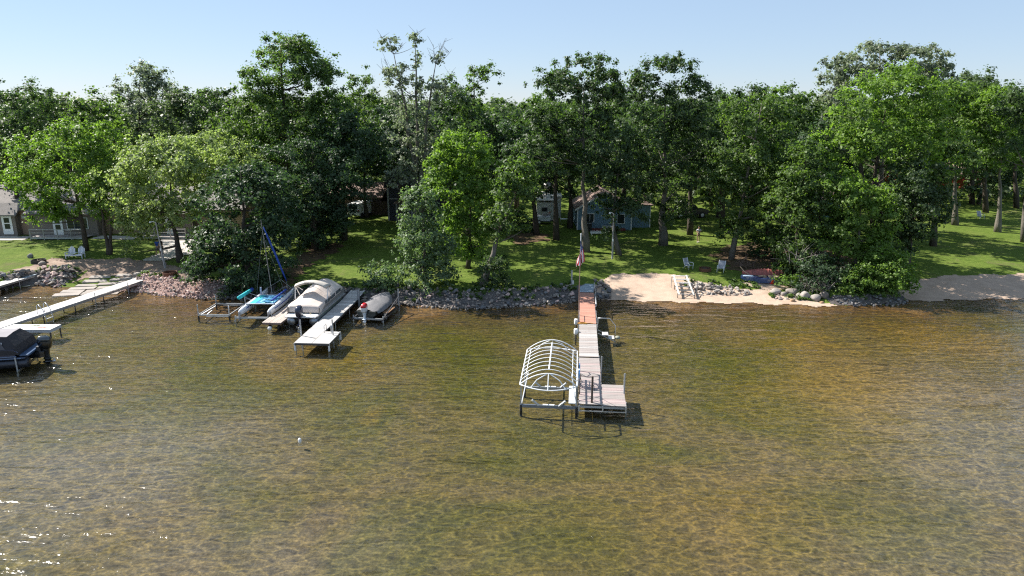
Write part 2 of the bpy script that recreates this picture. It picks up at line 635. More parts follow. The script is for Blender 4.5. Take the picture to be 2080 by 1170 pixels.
drape('footpath', gpoly((285, 530), (325, 514), (322, 487), (355, 485), (375, 480), (425, 476), (440, 500), (410, 512), (345, 527), (325, 532)), m_conc, off=.05, ragged=.06)
drape('sand_patch', gpoly((1500, 575), (1540, 568), (1600, 572), (1605, 590), (1560, 592)), m_sand, off=.02)
drape('earth_yard', gpoly((700, 594), (735, 588), (770, 588), (770, 597), (700, 600)), m_dirt)

m_gravel = M('dark_gravel', (.10, .09, .085), .95, var=.5, scale=5, bump=.8, bscale=9, spec=.1)
m_pinkg = M('pink_gravel', (.27, .18, .155), .95, var=.5, scale=5, bump=.8, bscale=9, spec=.1)
def band(x0, x1, d0, d1, mat):
    xs = np.arange(x0, x1 + .01, .5)
    drape('gravel_bank', [Vector((x, float(shore(x)) + d0, 0)) for x in xs] + [Vector((x, float(shore(x)) + d1, 0)) for x in xs[::-1]], mat, off=.035, cell=.15, ragged=.12)
band(-52, -41.2, -.2, 2.9, m_gravel)
band(-35.0, -25.4, -.1, 2.6, m_pinkg)
band(-25.4, 7.0, -.2, 1.75, m_gravel)
band(26.5, 33.6, -.1, 1.3, m_gravel)

m_litter = M('leaf_litter', (.125, .085, .055), .95, var=.45, scale=2.5, bump=.8, bscale=8, spec=.05, dirt=(.07, .085, .025), dscale=1.1)
drape('leaf_litter', gpoly((1440, 520), (1470, 500), (1540, 492), (1640, 500), (1720, 520), (1790, 560), (1700, 585), (1600, 572), (1530, 556), (1480, 548)), m_litter, off=.02, ragged=.7)
drape('leaf_litter', gpoly((560, 560), (600, 520), (640, 500), (700, 490), (690, 510), (630, 540), (600, 580), (540, 592), (420, 590), (420, 572), (470, 560)), m_litter, off=.02, ragged=.6)
drape('leaf_litter', gpoly((1020, 480), (1060, 472), (1110, 474), (1120, 486), (1060, 500)), m_litter, off=.02, ragged=.6)

# ------------------------------------------------------------------ trees
BARK = M('bark', (.075, .062, .050), .9, var=.35, scale=3, bump=.8, bscale=14, spec=.15, stretch=(1, 1, .25))
BARK_G = M('grey_bark', (.15, .135, .115), .9, var=.35, scale=3, bump=.8, bscale=14, spec=.15, stretch=(1, 1, .25))
L_OAK = leaf_mat('oak_leaves', (.066, .104, .044), (1.5, 1.9, .7), 0.38, .50, .28)
L_DARK = leaf_mat('dark_leaves', (.056, .094, .048), (1.4, 1.8, .7), 0.36, .50, .28)
L_MID = leaf_mat('mid_leaves', (.094, .150, .048), (1.6, 1.9, .6), 0.44, .50, .28)
L_BRIGHT = leaf_mat('bright_maple_leaves', (.145, .235, .055), (1.5, 1.7, .6), 0.50, .50, .28)
L_PALE = leaf_mat('pale_maple_leaves', (.27, .335, .155), (1.4, 1.6, .7), 0.48, .50, .28)
L_SILVER = leaf_mat('glossy_leaves', (.135, .195, .100), (1.4, 1.7, .8), 0.38, .50, .28)
L_GREY = leaf_mat('greyish_leaves', (.20, .235, .165), (1.2, 1.4, .9), 0.43, .50, .28)
L_FAR = leaf_mat('hazy_far_leaves', (.100, .140, .074), (1.5, 1.8, .7), 0.41, .50, .28)  # distance haze put into the leaf colour, lighter and greyer

def leaf_quads(C, N, L, Wd, tint):
    """C centres, N normals, L lengths -> diamond leaves with a slight fold"""
    n = len(C)
    a = rng.normal(size=(n, 3))
    T = np.cross(N, a)
    T /= np.linalg.norm(T, axis=1, keepdims=True) + 1e-9
    Bn = np.cross(N, T)
    L = L[:, None]
    V = np.empty((n, 4, 3))
    V[:, 0] = C - T * L * .5
    V[:, 1] = C + Bn * L * Wd + N * L * .14 + T * L * .06
    V[:, 2] = C + T * L * .5 - N * L * .08
    V[:, 3] = C - Bn * L * Wd + N * L * .14 + T * L * .06
    return V.reshape(-1, 3), np.arange(4 * n).reshape(n, 4), np.repeat(tint, 4)

def clumps_for(blobs, cr, cover, hollow=.35):
    out = []
    for (c, r, w) in blobs:
        A = math.pi * r[0] * r[2]
        n = max(4, int(A * cover * 1.55 * w / (math.pi * cr * cr)))
        d = rng.normal(size=(n, 3))
        d /= np.linalg.norm(d, axis=1, keepdims=True)
        d[:, 2] = np.where(d[:, 2] < -.55, -d[:, 2] * .8, d[:, 2])
        rad = rng.uniform(hollow ** 3, 1, n) ** (1 / 3)
        rad *= rng.uniform(.80, 1.18, n)
        P = np.array(c) + d * rad[:, None] * np.array(r)
        for p, dd in zip(P, d):
            out.append((p, dd, cr * rng.uniform(.6, 1.6)))
    return out

def foliage(clumps, total, leaf, flat=.62, wd=.30, up=.55, droop=0.0):
    k = len(clumps)
    vol = np.array([c[2] ** 2 for c in clumps])
    cnt = np.maximum(6, (total * vol / vol.sum()).astype(int))
    idx = np.repeat(np.arange(k), cnt)
    n = len(idx)
    P = np.array([c[0] for c in clumps])[idx]
    D = np.array([c[1] for c in clumps])[idx]
    Rr = np.array([c[2] for c in clumps])[idx]
    o = rng.normal(size=(n, 3))
    o /= np.linalg.norm(o, axis=1, keepdims=True)
    o *= np.minimum(np.abs(rng.normal(size=n) * .54), 1.15 * rng.uniform(.6, 1, n))[:, None]
    ax = rng.uniform(.7, 1.4, (k, 3))[idx]
    o = o * ax
    o[:, 2] *= flat
    C = P + o * Rr[:, None]
    C[:, 2] -= droop * Rr * (o[:, 0] ** 2 + o[:, 1] ** 2)
    N = o * .8 + D * .5 + rng.normal(size=(n, 3)) * .55
    N[:, 2] += up
    N /= np.linalg.norm(N, axis=1, keepdims=True) + 1e-9
    tint = (rng.uniform(0, .5, k))[idx]
    L = leaf * rng.uniform(.5, 1.5, n)
    return leaf_quads(C, N, L, wd, tint)

def limb(mb, a, b, r0, r1, sag=.25, n=5, seg=5):
    a, b = Vector(a), Vector(b)
    m = (a + b) / 2
    d = b - a
    m += Vector((random.uniform(-1, 1), random.uniform(-1, 1), 0)) * d.length * .10
    m.z += -sag * math.hypot(d.x, d.y) * .5
    pts = []
    for i in range(seg + 1):
        q = i / seg
        pts.append(a * (1 - q) ** 2 + m * (2 * q * (1 - q)) + b * q * q)
    mb.tube(pts, [r0 + (r1 - r0) * (i / seg) ** .7 for i in range(seg + 1)], n, cap=False)

def tree(label, base, blobs, leaves, bark=BARK, dens=100, leaf=.22, tr=.25, cr=.75, cover=1.7, flat=.72, name='tree', cat='tree',
         stems=None, bare=None, up=.55, droop=0.0, wd=.42, limbs=26, hollow=.35, group=None, kk=.15):
    """base: ground point; blobs: list of (centre, radii, weight) in the world; trunk and limbs grow into the leaf clumps"""
    bx, by = base[0], base[1]
    bz = gh(bx, by) - .12
    t = thing(name, label, cat, (bx, by, bz), 0, group)
    O = np.array((bx, by, bz))
    cl = clumps_for(blobs, cr, cover, hollow)
    A = sum(math.pi * b[1][0] * b[1][2] * b[2] for b in blobs)
    V, F, ti = foliage(cl, int(A * dens * 1.54), leaf * .95, flat, wd, up, droop)
    o = bpy.data.objects.new('crown', np_mesh('crown', V - O, F, [leaves], ti))
    COL.objects.link(o)
    o.parent = t
    # trunk
    mb = MB()
    ztop = max(b[0][2] + b[1][2] * .55 for b in blobs)
    big = max(blobs, key=lambda b: b[1][0] * b[1][2])
    cx = sum(b[0][0] * b[1][0] * b[1][2] for b in blobs) / sum(b[1][0] * b[1][2] for b in blobs)
    cy = sum(b[0][1] * b[1][0] * b[1][2] for b in blobs) / sum(b[1][0] * b[1][2] for b in blobs)
    if stems is None:
        stems = [((0, 0, 0), ((cx - bx) * .55, (cy - by) * .5, (ztop - bz) * .55), (cx - bx, cy - by, ztop - bz))]
    lines = []
    for st in stems:
        p0, p1, p2 = [Vector(q) for q in st]
        pts = []
        for i in range(9):
            q = i / 8
            p = p0 * (1 - q) ** 2 + p1 * (2 * q * (1 - q)) + p2 * q * q
            w = tr * .55 * math.sin(q * math.pi)
            pts.append(p + Vector((random.uniform(-w, w), random.uniform(-w, w), 0)))
        rr = [tr * (1.28 if i == 0 else (1.06 if i == 1 else 1 - .9 * (i / 8) ** .9)) for i in range(9)]
        mb.tube(pts, rr, 9, cap=True)
        lines.append((pts, rr))
    cand = sorted(cl, key=lambda c: -c[2])
    step = max(1, len(cand) // limbs)
    for p, d, r in cand[::step][:limbs]:
        q = Vector(p - O)
        best = None
        for pts, rr in lines:
            for i in range(2, 9):
                e = q - pts[i]
                if e.z < .15 * math.hypot(e.x, e.y) and i > 2:
                    continue
                s = e.length + (0 if e.z > 0 else 3)
                if best is None or s < best[0]:
                    best = (s, pts[i], rr[i])
        limb(mb, best[1], q, max(.03, min(best[2] * .6, tr * .45)), .015)
    for e in (bare or []):
        q = Vector(e) - Vector(O)
        pts, rr = min(lines, key=lambda L: min((q - p).length for p in L[0]))
        i = min(range(3, 9), key=lambda i: (q - pts[i]).length + (0 if q.z > pts[i].z else 4))
        limb(mb, pts[i], q, max(.04, rr[i] * .5), .012, sag=.3)
        for _ in range(5):
            f = random.uniform(.4, .9)
            a = pts[i].lerp(q, f)
            limb(mb, a, a + Vector((random.uniform(-1, 1), random.uniform(-.8, .8), random.uniform(.3, 1.2))) * .9, .025, .008, 0, 4, 3)
    mb.build('trunk', bark, t, smooth=True)
    return t

def B(Y, *bl, w=1.0, depth=1.15):
    """crown masses at distance Y: (px, py, rx, ry[, dY[, weight]]) -> world ellipsoids"""
    out = []
    for q in bl:
        px, py, rx, ry = q[:4]
        dy = q[4] if len(q) > 4 else 0
        wt = q[5] if len(q) > 5 else w
        c = atY(px, py, Y + dy)
        k = math.hypot(Y + dy, c.z - CAM_H) / FPX
        rx, ry = rx * 1.27, ry * 1.2
        out.append(((c.x, c.y, c.z), (rx * k, max(.6, (rx * .55 + ry * .45) * k * depth), ry * k), wt))
    return out

def gp(px, py):
    p = ground(px, py)
    return (p.x, p.y)

def stem(base, *pp):
    """stem through photograph bearings at the tree's own distance, relative to its base"""
    bz = gh(base[0], base[1]) - .12
    out = []
    for px, py, dy in pp:
        p = atY(px, py, base[1] + dy)
        out.append((p.x - base[0], p.y - base[1], p.z - bz))
    return tuple([(0, 0, 0)] + out)

def gY(px, Y):
    return (atY(px, 500, Y).x, Y)

# --- left side
b = gp(40, 471)
tree('tall dark tree at the far left edge, its bare trunk beside the white cabin door', b, B(b[1], (15, 265, 60, 70), (60, 215, 50, 40), (-10, 330, 50, 60), (70, 290, 40, 50), (30, 350, 40, 35)), L_OAK, tr=.42, dens=80,
     stems=[stem(b, (38, 400, 0), (30, 260, 0))])
b = gp(176, 509)
tree('rounded green maple in front of the grey cabin, single slim trunk on the left lawn', b, B(b[1], (140, 335, 88, 70), (80, 370, 42, 45), (195, 285, 48, 42), (140, 275, 42, 28), (88, 425, 34, 26), (215, 350, 35, 60), (150, 400, 70, 35), (110, 440, 40, 22), (190, 425, 34, 26)), L_BRIGHT, tr=.24, cr=.6, droop=.35)
b = gp(222, 517)
tree('forked tree with twin leaning trunks between the round maple and the pale maple', b, B(b[1], (235, 400, 32, 42), (265, 440, 28, 40), (215, 380, 28, 26), (205, 420, 22, 22), (280, 385, 32, 40)), L_BRIGHT, tr=.24, cr=.55, droop=.5,
     stems=[stem(b, (212, 455, 0), (200, 390, 0)), stem(b, (228, 470, .3), (226, 390, .5))])
b = gp(367, 532)
tree('wide pale-leaved maple drooping over the concrete path and walkers', b, B(b[1], (345, 370, 100, 65), (275, 385, 45, 60), (320, 300, 58, 32), (290, 335, 45, 35), (400, 340, 60, 55), (262, 440, 24, 45), (315, 450, 28, 35), (275, 490, 20, 38, 0, .7), (370, 430, 50, 35), (300, 440, 44, 30), (400, 440, 40, 26)), L_PALE, tr=.33, cr=.62, droop=.5,
     stems=[stem(b, (352, 470, 0), (345, 350, 0))])
b = gp(402, 508)
tree('strongly leaning maple trunk over the concrete path, pale crown behind the dark shrubby tree', b, B(b[1], (440, 320, 55, 48), (480, 345, 45, 42), (420, 375, 55, 50), (395, 300, 40, 30)), L_PALE, tr=.33, cr=.62, droop=.3,
     stems=[stem(b, (380, 455, 0), (400, 330, 0))])
b = (at(500, 606).x, 57.6)
tree('big dark shrubby tree leaning over the water behind the catamaran', b, B(58.5, (495, 425, 78, 75, 1), (480, 525, 82, 62), (545, 390, 48, 48, 1), (435, 515, 42, 52), (555, 500, 42, 68), (500, 365, 45, 35, 1), (420, 560, 32, 32), (520, 570, 60, 32, -.5), (575, 440, 30, 45)), L_DARK, tr=.28, cr=.6, cover=2.0, dens=115, limbs=40)
# --- centre left
b = gY(585, 80)
tree('tallest broad green tree left of centre, rising high above the dark shrubby tree', b, B(80, (590, 140, 72, 58), (645, 165, 42, 40), (525, 195, 42, 45), (560, 255, 90, 66), (625, 300, 95, 75), (515, 320, 66, 62), (600, 110, 42, 30), (500, 265, 40, 40), (660, 235, 50, 50)), L_MID, tr=.5, dens=104, cr=.8)
b = gY(640, 72)
tree('dense dark tree shading the left lawn beside the brown-roofed garage', b, B(72, (625, 385, 70, 55), (670, 420, 48, 55), (600, 330, 60, 45), (640, 450, 62, 45), (690, 370, 45, 60), (620, 490, 40, 30)), L_DARK, tr=.36, cr=.75, cover=2.0)
b = gp(745, 441)
tree('slim dark-trunked tree beside the white box by the garage', b, B(b[1], (733, 185, 32, 38), (735, 260, 55, 55), (765, 310, 50, 50), (700, 300, 40, 50), (745, 345, 45, 30)), L_MID, tr=.3, leaf=.25, dens=70,
     stems=[stem(b, (738, 390, 0), (742, 250, 0))])
b = gY(846, 73)
tree('tall thinning ash with bare dead twigs at its top, centre left', b,
     B(73, (790, 95, 18, 20, 0, .9), (842, 85, 13, 18, 0, .9), (890, 128, 18, 16, 0, .6), (800, 150, 26, 20, 0, .8), (845, 130, 14, 18, 0, .9), (835, 190, 50, 36, 0, .8), (890, 195, 26, 32, 0, .9), (835, 260, 50, 45, 0, .85), (840, 325, 48, 40, 0, .8), (830, 370, 36, 32, 0, 1), (870, 300, 30, 40, 0, .5)), L_GREY, bark=BARK_G, tr=.36, cr=.5, cover=1.5, dens=75,
     stems=[stem(b, (850, 330, 0), (800, 110, 0)), stem(b, (848, 300, .3), (843, 90, .4)), stem(b, (858, 300, -.3), (885, 130, 0))],
     bare=[tuple(atY(x, y, 73)) for x, y in ((772, 72), (790, 80), (815, 95), (848, 62), (905, 78), (918, 100), (880, 90), (925, 150), (902, 105), (765, 130), (870, 110), (780, 120))])
b = gY(975, 92)
tree('tree behind the ash with one round tuft standing up alone against the sky', b, B(92, (985, 158, 27, 23), (970, 190, 18, 15), (955, 250, 50, 52), (1005, 275, 45, 48), (915, 215, 30, 50), (960, 310, 50, 40)), L_MID, tr=.36, leaf=.27, dens=60)
b = (at(866, 600).x, 57.2)
tree('glossy silver-green shrubby tree at the stone bank, tall and narrow', b, B(57.5, (852, 440, 38, 46), (868, 500, 50, 50), (862, 555, 50, 40), (836, 485, 32, 36), (886, 545, 34, 44), (850, 402, 24, 26)), L_SILVER, tr=.16, cr=.5, cover=2.0, dens=120, leaf=.20)
b = gp(950, 545)
tree('bright yellow-green maple in front of the ash, left of the leaning trunk', b, B(b[1], (935, 310, 50, 42), (930, 380, 56, 50), (900, 340, 34, 42), (962, 425, 42, 50), (972, 335, 32, 40), (925, 285, 26, 18), (885, 390, 24, 26), (985, 390, 22, 26), (945, 470, 36, 34), (920, 440, 34, 34), (935, 505, 26, 26), (965, 520, 20, 22)), L_BRIGHT, tr=.2, cr=.5, dens=120, cover=1.9,
     stems=[stem(b, (965, 460, 0), (940, 340, 0))])
b = (at(980, 606).x, 57.3)
tree('thick crooked leaning trunk at the stone bank, sparse leaves and a bright tuft on top', b, B(58.5, (1055, 350, 32, 26), (1075, 385, 26, 30, 0, 1.1), (1030, 415, 36, 42, 0, 1.1), (1045, 455, 26, 30, 0, 1), (1005, 470, 28, 32, 0, 1), (1040, 380, 28, 28)), L_MID, bark=BARK_G, tr=.34, cr=.5, cover=1.5,
     stems=[stem(b, (1000, 500, .5), (1050, 390, 1.2))])
# --- centre oaks
b = gp(1190, 511)
tree('tallest straight-trunked oak right of the flag, crown open against the sky', b, B(b[1], (1180, 140, 62, 28), (1125, 185, 46, 34), (1228, 178, 42, 40), (1180, 195, 62, 38), (1110, 260, 50, 44), (1085, 325, 42, 40), (1145, 335, 42, 40), (1220, 250, 34, 34), (1150, 270, 36, 32)), L_OAK, bark=BARK_G, tr=.38, cr=.62, cover=1.4,
     stems=[stem(b, (1187, 400, 0), (1186, 180, 0))])
b = gp(1258, 518)
tree('smaller oak with a curved leaning trunk beside the lamp post', b, B(b[1], (1262, 300, 56, 44), (1245, 370, 46, 36), (1215, 335, 30, 30), (1290, 355, 40, 46), (1230, 425, 26, 34), (1275, 425, 32, 32), (1240, 478, 18, 20)), L_OAK, bark=BARK_G, tr=.28, cr=.55,
     stems=[stem(b, (1232, 430, 0), (1262, 330, 0))])
b = gp(1347, 498)
tree('broad dark oak with a stout straight trunk in the middle of the shaded lawn', b, B(b[1], (1365, 148, 52, 32), (1300, 185, 40, 36), (1412, 195, 38, 34), (1350, 220, 62, 40), (1330, 290, 50, 52), (1400, 275, 54, 56), (1370, 365, 48, 42), (1310, 400, 32, 40), (1370, 430, 34, 24)), L_OAK, bark=BARK_G, tr=.46, cr=.7,
     stems=[stem(b, (1346, 400, 0), (1352, 200, 0))])
b = gp(1485, 527)
tree('dense green oak at the left side of the thicket, behind the overturned boats', b, B(b[1], (1500, 285, 42, 46), (1535, 350, 60, 52), (1492, 400, 46, 50), (1540, 440, 52, 44), (1575, 390, 36, 46), (1475, 345, 26, 36), (1500, 470, 38, 32), (1565, 490, 28, 32), (1590, 330, 40, 46), (1520, 230, 46, 36), (1580, 250, 40, 40)), L_MID, bark=BARK_G, tr=.26, cr=.6, cover=1.9)
b = gY(1615, 61)
tree('leafy young oak over the red pot and the yellow kayak', b, B(61, (1605, 425, 46, 44), (1645, 450, 38, 46), (1590, 520, 32, 38), (1625, 510, 40, 40), (1600, 555, 26, 26), (1620, 375, 38, 32), (1650, 400, 40, 40), (1640, 330, 34, 40)), L_MID, tr=.2, cr=.5, cover=1.8, dens=115)
b = gY(1800, 66)
tree('big bright green tree on the right, widest crown of the thicket', b, B(66, (1800, 195, 80, 52), (1740, 245, 52, 50), (1865, 220, 58, 56), (1790, 300, 92, 62), (1875, 315, 50, 68), (1720, 300, 38, 40), (1830, 160, 40, 24)), L_BRIGHT, tr=.4, cr=.7, dens=85,
     stems=[stem(b, (1765, 380, 0), (1800, 220, 0)), stem(b, (1740, 350, 0), (1735, 240, 0))])
b = gY(1785, 80)
tree('pale silvery poplar rising behind the big bright tree on the right', b, B(80, (1700, 145, 38, 30, 0, .8), (1785, 112, 66, 24, 0, .8), (1865, 122, 48, 26, 0, .8), (1700, 225, 34, 50), (1750, 160, 60, 40), (1850, 170, 60, 40), (1900, 150, 30, 26, 0, .8), (1685, 300, 28, 45)), L_GREY, bark=BARK_G, tr=.4, cr=.55, leaf=.24, cover=1.5)
b = gY(1850, 63)
tree('dark tree of the thicket beside the right-hand lawn', b, B(63, (1850, 390, 56, 70), (1830, 490, 38, 40), (1865, 475, 30, 38), (1820, 450, 40, 60), (1880, 425, 30, 52)), L_OAK, tr=.26, cr=.65, cover=2)
b = gY(1745, 59.5)
tree('sunlit shrubby tree in the middle of the thicket above the boulders', b, B(59.5, (1750, 405, 46, 40), (1765, 450, 46, 42), (1715, 450, 34, 40), (1745, 510, 42, 36), (1690, 490, 34, 44), (1780, 500, 34, 40), (1710, 390, 36, 40), (1770, 545, 40, 30)), L_BRIGHT, bark=BARK_G, tr=.18, cr=.5, cover=1.9, dens=125)
# --- right
b = gp(1940, 457)
tree('slim-trunked tree on the right lawn in front of the red cabin', b, B(b[1], (1915, 255, 52, 48), (1960, 210, 48, 40), (1925, 310, 46, 30), (1975, 270, 40, 40), (1900, 200, 40, 35)), L_MID, bark=BARK_G, tr=.36, leaf=.25, dens=75,
     stems=[stem(b, (1940, 390, 0), (1940, 250, 0))])
b = gp(2026, 471)
tree('right-hand lawn tree with a sunlit leaning trunk beside the grey chair', b, B(b[1], (2030, 250, 54, 50), (2005, 305, 56, 36), (2055, 330, 36, 30), (1990, 250, 36, 40), (2035, 205, 38, 26)), L_BRIGHT, bark=BARK_G, tr=.34, leaf=.24, dens=80,
     stems=[stem(b, (2036, 400, 0), (2030, 260, 0))])
b = gp(2080, 492)
tree('tree cut off by the right edge of the picture, dark trunk on the lawn', b, B(b[1], (2080, 300, 42, 60), (2065, 215, 34, 36), (2095, 230, 40, 50)), L_OAK, bark=BARK_G, tr=.3)

# --- second row, standing among and behind the cottages
row2 = [
 (292, 100, ((292, 158, 34, 24), (262, 185, 28, 20, 0, .7), (318, 185, 30, 24), (300, 215, 50, 36), (290, 265, 34, 36)), L_GREY, 'round-headed pale tree standing up alone above the left woods'),
 (110, 98, ((110, 225, 60, 32), (80, 265, 56, 40), (150, 250, 46, 40), (110, 310, 60, 45)), L_FAR, 'broad tree behind the left maple, left of the round-headed tree'),
 (205, 92, ((205, 235, 48, 34), (225, 270, 44, 44), (180, 290, 40, 50)), L_MID, 'green tree behind the left maple, right beside the round-headed tree'),
 (390, 96, ((385, 215, 50, 32), (355, 250, 40, 40), (420, 250, 46, 46), (390, 300, 55, 40)), L_FAR, 'greyish tree above the pale maple, right of the round-headed tree'),
 (465, 90, ((460, 240, 44, 40), (470, 300, 44, 50), (440, 205, 30, 24)), L_OAK, 'oak directly left of the tallest broad tree'),
 (700, 100, ((700, 235, 40, 36), (680, 290, 44, 50), (720, 290, 40, 50)), L_OAK, 'dark tree filling the gap right of the tallest broad tree'),
 (790, 96, ((790, 250, 44, 50), (775, 320, 44, 40), (810, 300, 36, 40)), L_OAK, 'dark tree right behind the thinning ash'),
 (905, 86, ((900, 270, 40, 50), (890, 340, 40, 50), (920, 220, 26, 36)), L_OAK, 'tree between the thinning ash and the bright maple, in shade'),
 (1050, 96, ((1040, 250, 48, 34), (1020, 310, 46, 46), (1065, 310, 46, 48)), L_OAK, 'rounded oak left of the tallest oak, above the white camper'),
 (1090, 80, ((1070, 380, 42, 34), (1040, 350, 34, 36), (1060, 300, 46, 46), (1115, 330, 46, 40)), L_DARK, 'dark tree in front of the white camper and the utility trailer'),
 (1157, 84, ((1150, 340, 40, 44), (1165, 300, 38, 40), (1140, 395, 26, 16)), L_DARK, 'dark-trunked tree between the white camper and the blue cottage'),
 (1265, 98, ((1262, 240, 40, 50), (1270, 310, 40, 50), (1260, 190, 30, 24)), L_MID, 'green tree showing between the two tall oaks'),
 (1465, 84, ((1470, 220, 46, 36), (1450, 280, 40, 46), (1475, 330, 34, 44)), L_OAK, 'oak right of the broad dark oak, deep in shade'),
 (1520, 90, ((1520, 210, 48, 30), (1545, 260, 48, 44), (1510, 300, 40, 40)), L_OAK, 'dark rounded oak behind the dense green oak of the thicket'),
 (1600, 80, ((1595, 220, 52, 36), (1625, 265, 48, 50), (1580, 300, 46, 50), (1640, 330, 46, 50)), L_MID, 'wide green tree left of the pale poplar'),
 (1665, 70, ((1660, 330, 36, 60), (1680, 400, 36, 40), (1640, 400, 34, 40)), L_DARK, 'dark tree with a bare trunk in the gap left of the big bright tree'),
 (1960, 104, ((1960, 175, 44, 26), (1990, 200, 44, 36), (1930, 190, 34, 24)), L_FAR, 'far tree showing above the slim lawn tree on the right'),
 (2050, 100, ((2050, 205, 46, 28), (2075, 260, 44, 50), (2010, 220, 36, 36)), L_OAK, 'dark tree behind the right-hand lawn trees, near the picture edge'),
 (1985, 112, ((2000, 330, 36, 30), (2030, 360, 36, 30), (1965, 320, 30, 24)), L_DARK, 'low dark tree beside the red cabin'),
]
def shade(px, Y, mt, lab, top=250):  # extra trees added to throw shade on the lawn
    row2.append((px, Y, ((px, top, 48, 42), (px - 30, top + 50, 44, 42), (px + 30, top + 48, 46, 42), (px - 5, top + 92, 50, 28)), mt, lab))
shade(700, 77, L_DARK, 'added shade tree at the head of the shaded left lawn, before the garage', 270)
shade(915, 77, L_OAK, 'added shade tree right behind the bright yellow-green maple', 275)
shade(1130, 77, L_OAK, 'added shade tree over the lawn left of the tallest oak', 250)
shade(555, 92, L_OAK, 'added shade tree behind the tallest broad tree, left of its trunk')
shade(660, 88, L_DARK, 'added shade tree above the roof of the brown garage')
shade(815, 86, L_DARK, 'added shade tree whose crown hangs over the dark blue house')
shade(1000, 86, L_OAK, 'added shade tree between the bright maple and the crooked leaning trunk, further back', 270)
shade(1115, 98, L_MID, 'added shade tree right behind the white camper shed', 240)
shade(1215, 96, L_OAK, 'added shade tree whose crown rises behind the blue cottage roof', 260)
shade(1310, 88, L_OAK, 'added shade tree at the right corner of the blue cottage', 265)
shade(1400, 80, L_OAK, 'added shade tree just behind the broad dark oak, left of the pickup', 250)
shade(1440, 100, L_DARK, 'added shade tree right behind the dark pickup', 260)
shade(1560, 76, L_OAK, 'added shade tree inside the thicket above the driftwood', 270)
shade(1705, 84, L_DARK, 'added shade tree in front of the teal cottage', 270)
shade(1895, 74, L_MID, 'added shade tree where the thicket meets the right-hand lawn', 280)
shade(1990, 96, L_OAK, 'added shade tree between the slim lawn tree and the leaning trunk on the right', 255)
shade(1840, 94, L_OAK, 'added shade tree standing before the small red shed', 260)
for px, Y, bl, mt, lab in row2:
    tree(lab, gY(px, Y), B(Y, *bl), mt, leaf=.30, dens=52, tr=.32, cr=.9, cover=1.8, limbs=16)

# --- shrubs
def shrub(label, base, bl, mt, **k):
    return tree(label, base, bl, mt, name='shrub', cat='shrub', **dict(dict(tr=.06, cr=.38, cover=2.2, dens=150, leaf=.17, limbs=14), **k))
b = (at(774, 602).x, 57.2)
shrub('rounded bush with glossy leaves beside the covered skiff', b, B(57.2, (774, 562, 31, 29), (760, 578, 20, 20), (790, 580, 20, 20), (774, 585, 30, 15)), L_SILVER)
b = (at(1000, 612).x, 57.0)
shrub('leafy shrub at the foot of the crooked leaning trunk', b, B(57, (1000, 555, 26, 34), (1015, 580, 24, 24), (985, 590, 22, 20), (1020, 540, 16, 20)), L_OAK)
b = (at(1742, 612).x, 56.2)
shrub('bright low shrub on the shore right of the boulders', b, B(56.2, (1740, 578, 34, 26), (1725, 590, 24, 18), (1755, 560, 24, 20)), L_BRIGHT)
b = (at(1805, 612).x, 56.3)
shrub('rounded shrub hanging over the water beside the right-hand sand', b, B(56.6, (1800, 555, 44, 42), (1830, 575, 30, 26), (1790, 590, 30, 20), (1812, 535, 28, 24)), L_BRIGHT)
b = (at(1660, 590).x, 57.5)
shrub('dark undergrowth behind the largest boulders', b, B(57.8, (1650, 575, 44, 18), (1690, 570, 40, 30), (1670, 545, 44, 26)), L_DARK)
b = gp(1605, 585)
shrub('yellowish bush beside the red pot', b, B(b[1], (1600, 572, 20, 14), (1612, 580, 18, 10)), L_BRIGHT)
b = gp(665, 497)
shrub('dark undergrowth along the left edge of the shaded lawn', b, B(b[1], (650, 470, 40, 26), (690, 450, 26, 22), (620, 500, 30, 20)), L_DARK, leaf=.22, dens=100)
b = gp(1600, 520)
shrub('dark brushwood in the thicket above the overturned boats', b, B(b[1], (1560, 510, 34, 20), (1620, 490, 50, 26), (1680, 480, 44, 30)), L_DARK, leaf=.22, dens=100)
b = gp(1060, 470)
shrub('dark brush heap at the foot of the tree by the utility trailer', b, B(b[1], (1050, 450, 26, 20), (1075, 465, 20, 12)), L_DARK, leaf=.22, dens=100)

# --- weeds growing through the stone banks
wc_ = []
for x0, x1, d0, d1, n_ in ((-50, -41.5, .6, 3.4, 90), (-34.5, -25.5, 1.6, 3.0, 60), (-25, 5.5, .3, 2.3, 420), (15.5, 22, 2.6, 4.6, 90), (22, 34, .5, 2.4, 200)):
    for _ in range(n_):
        x = rng.uniform(x0, x1); d = d0 + (d1 - d0) * rng.uniform(0, 1) ** .6
        y = float(shore(x)) + d
        if math.sin(x * 1.3) + math.sin(x * 3.1 + 2) + rng.normal() * .8 < -.1:
            continue
        wc_.append((np.array((x, y, gh(x, y) + .14)), np.array((0, 0, 1.)), rng.uniform(.12, .34)))
V, F, ti = foliage(wc_, len(wc_) * 45, .15, .8, .30, .3)
o = bpy.data.objects.new('bank_weeds', np_mesh('bank_weeds', V, F, [L_MID], ti))
COL.objects.link(o)
o['kind'] = 'stuff'
o['label'] = 'green weeds growing among the shore stones'

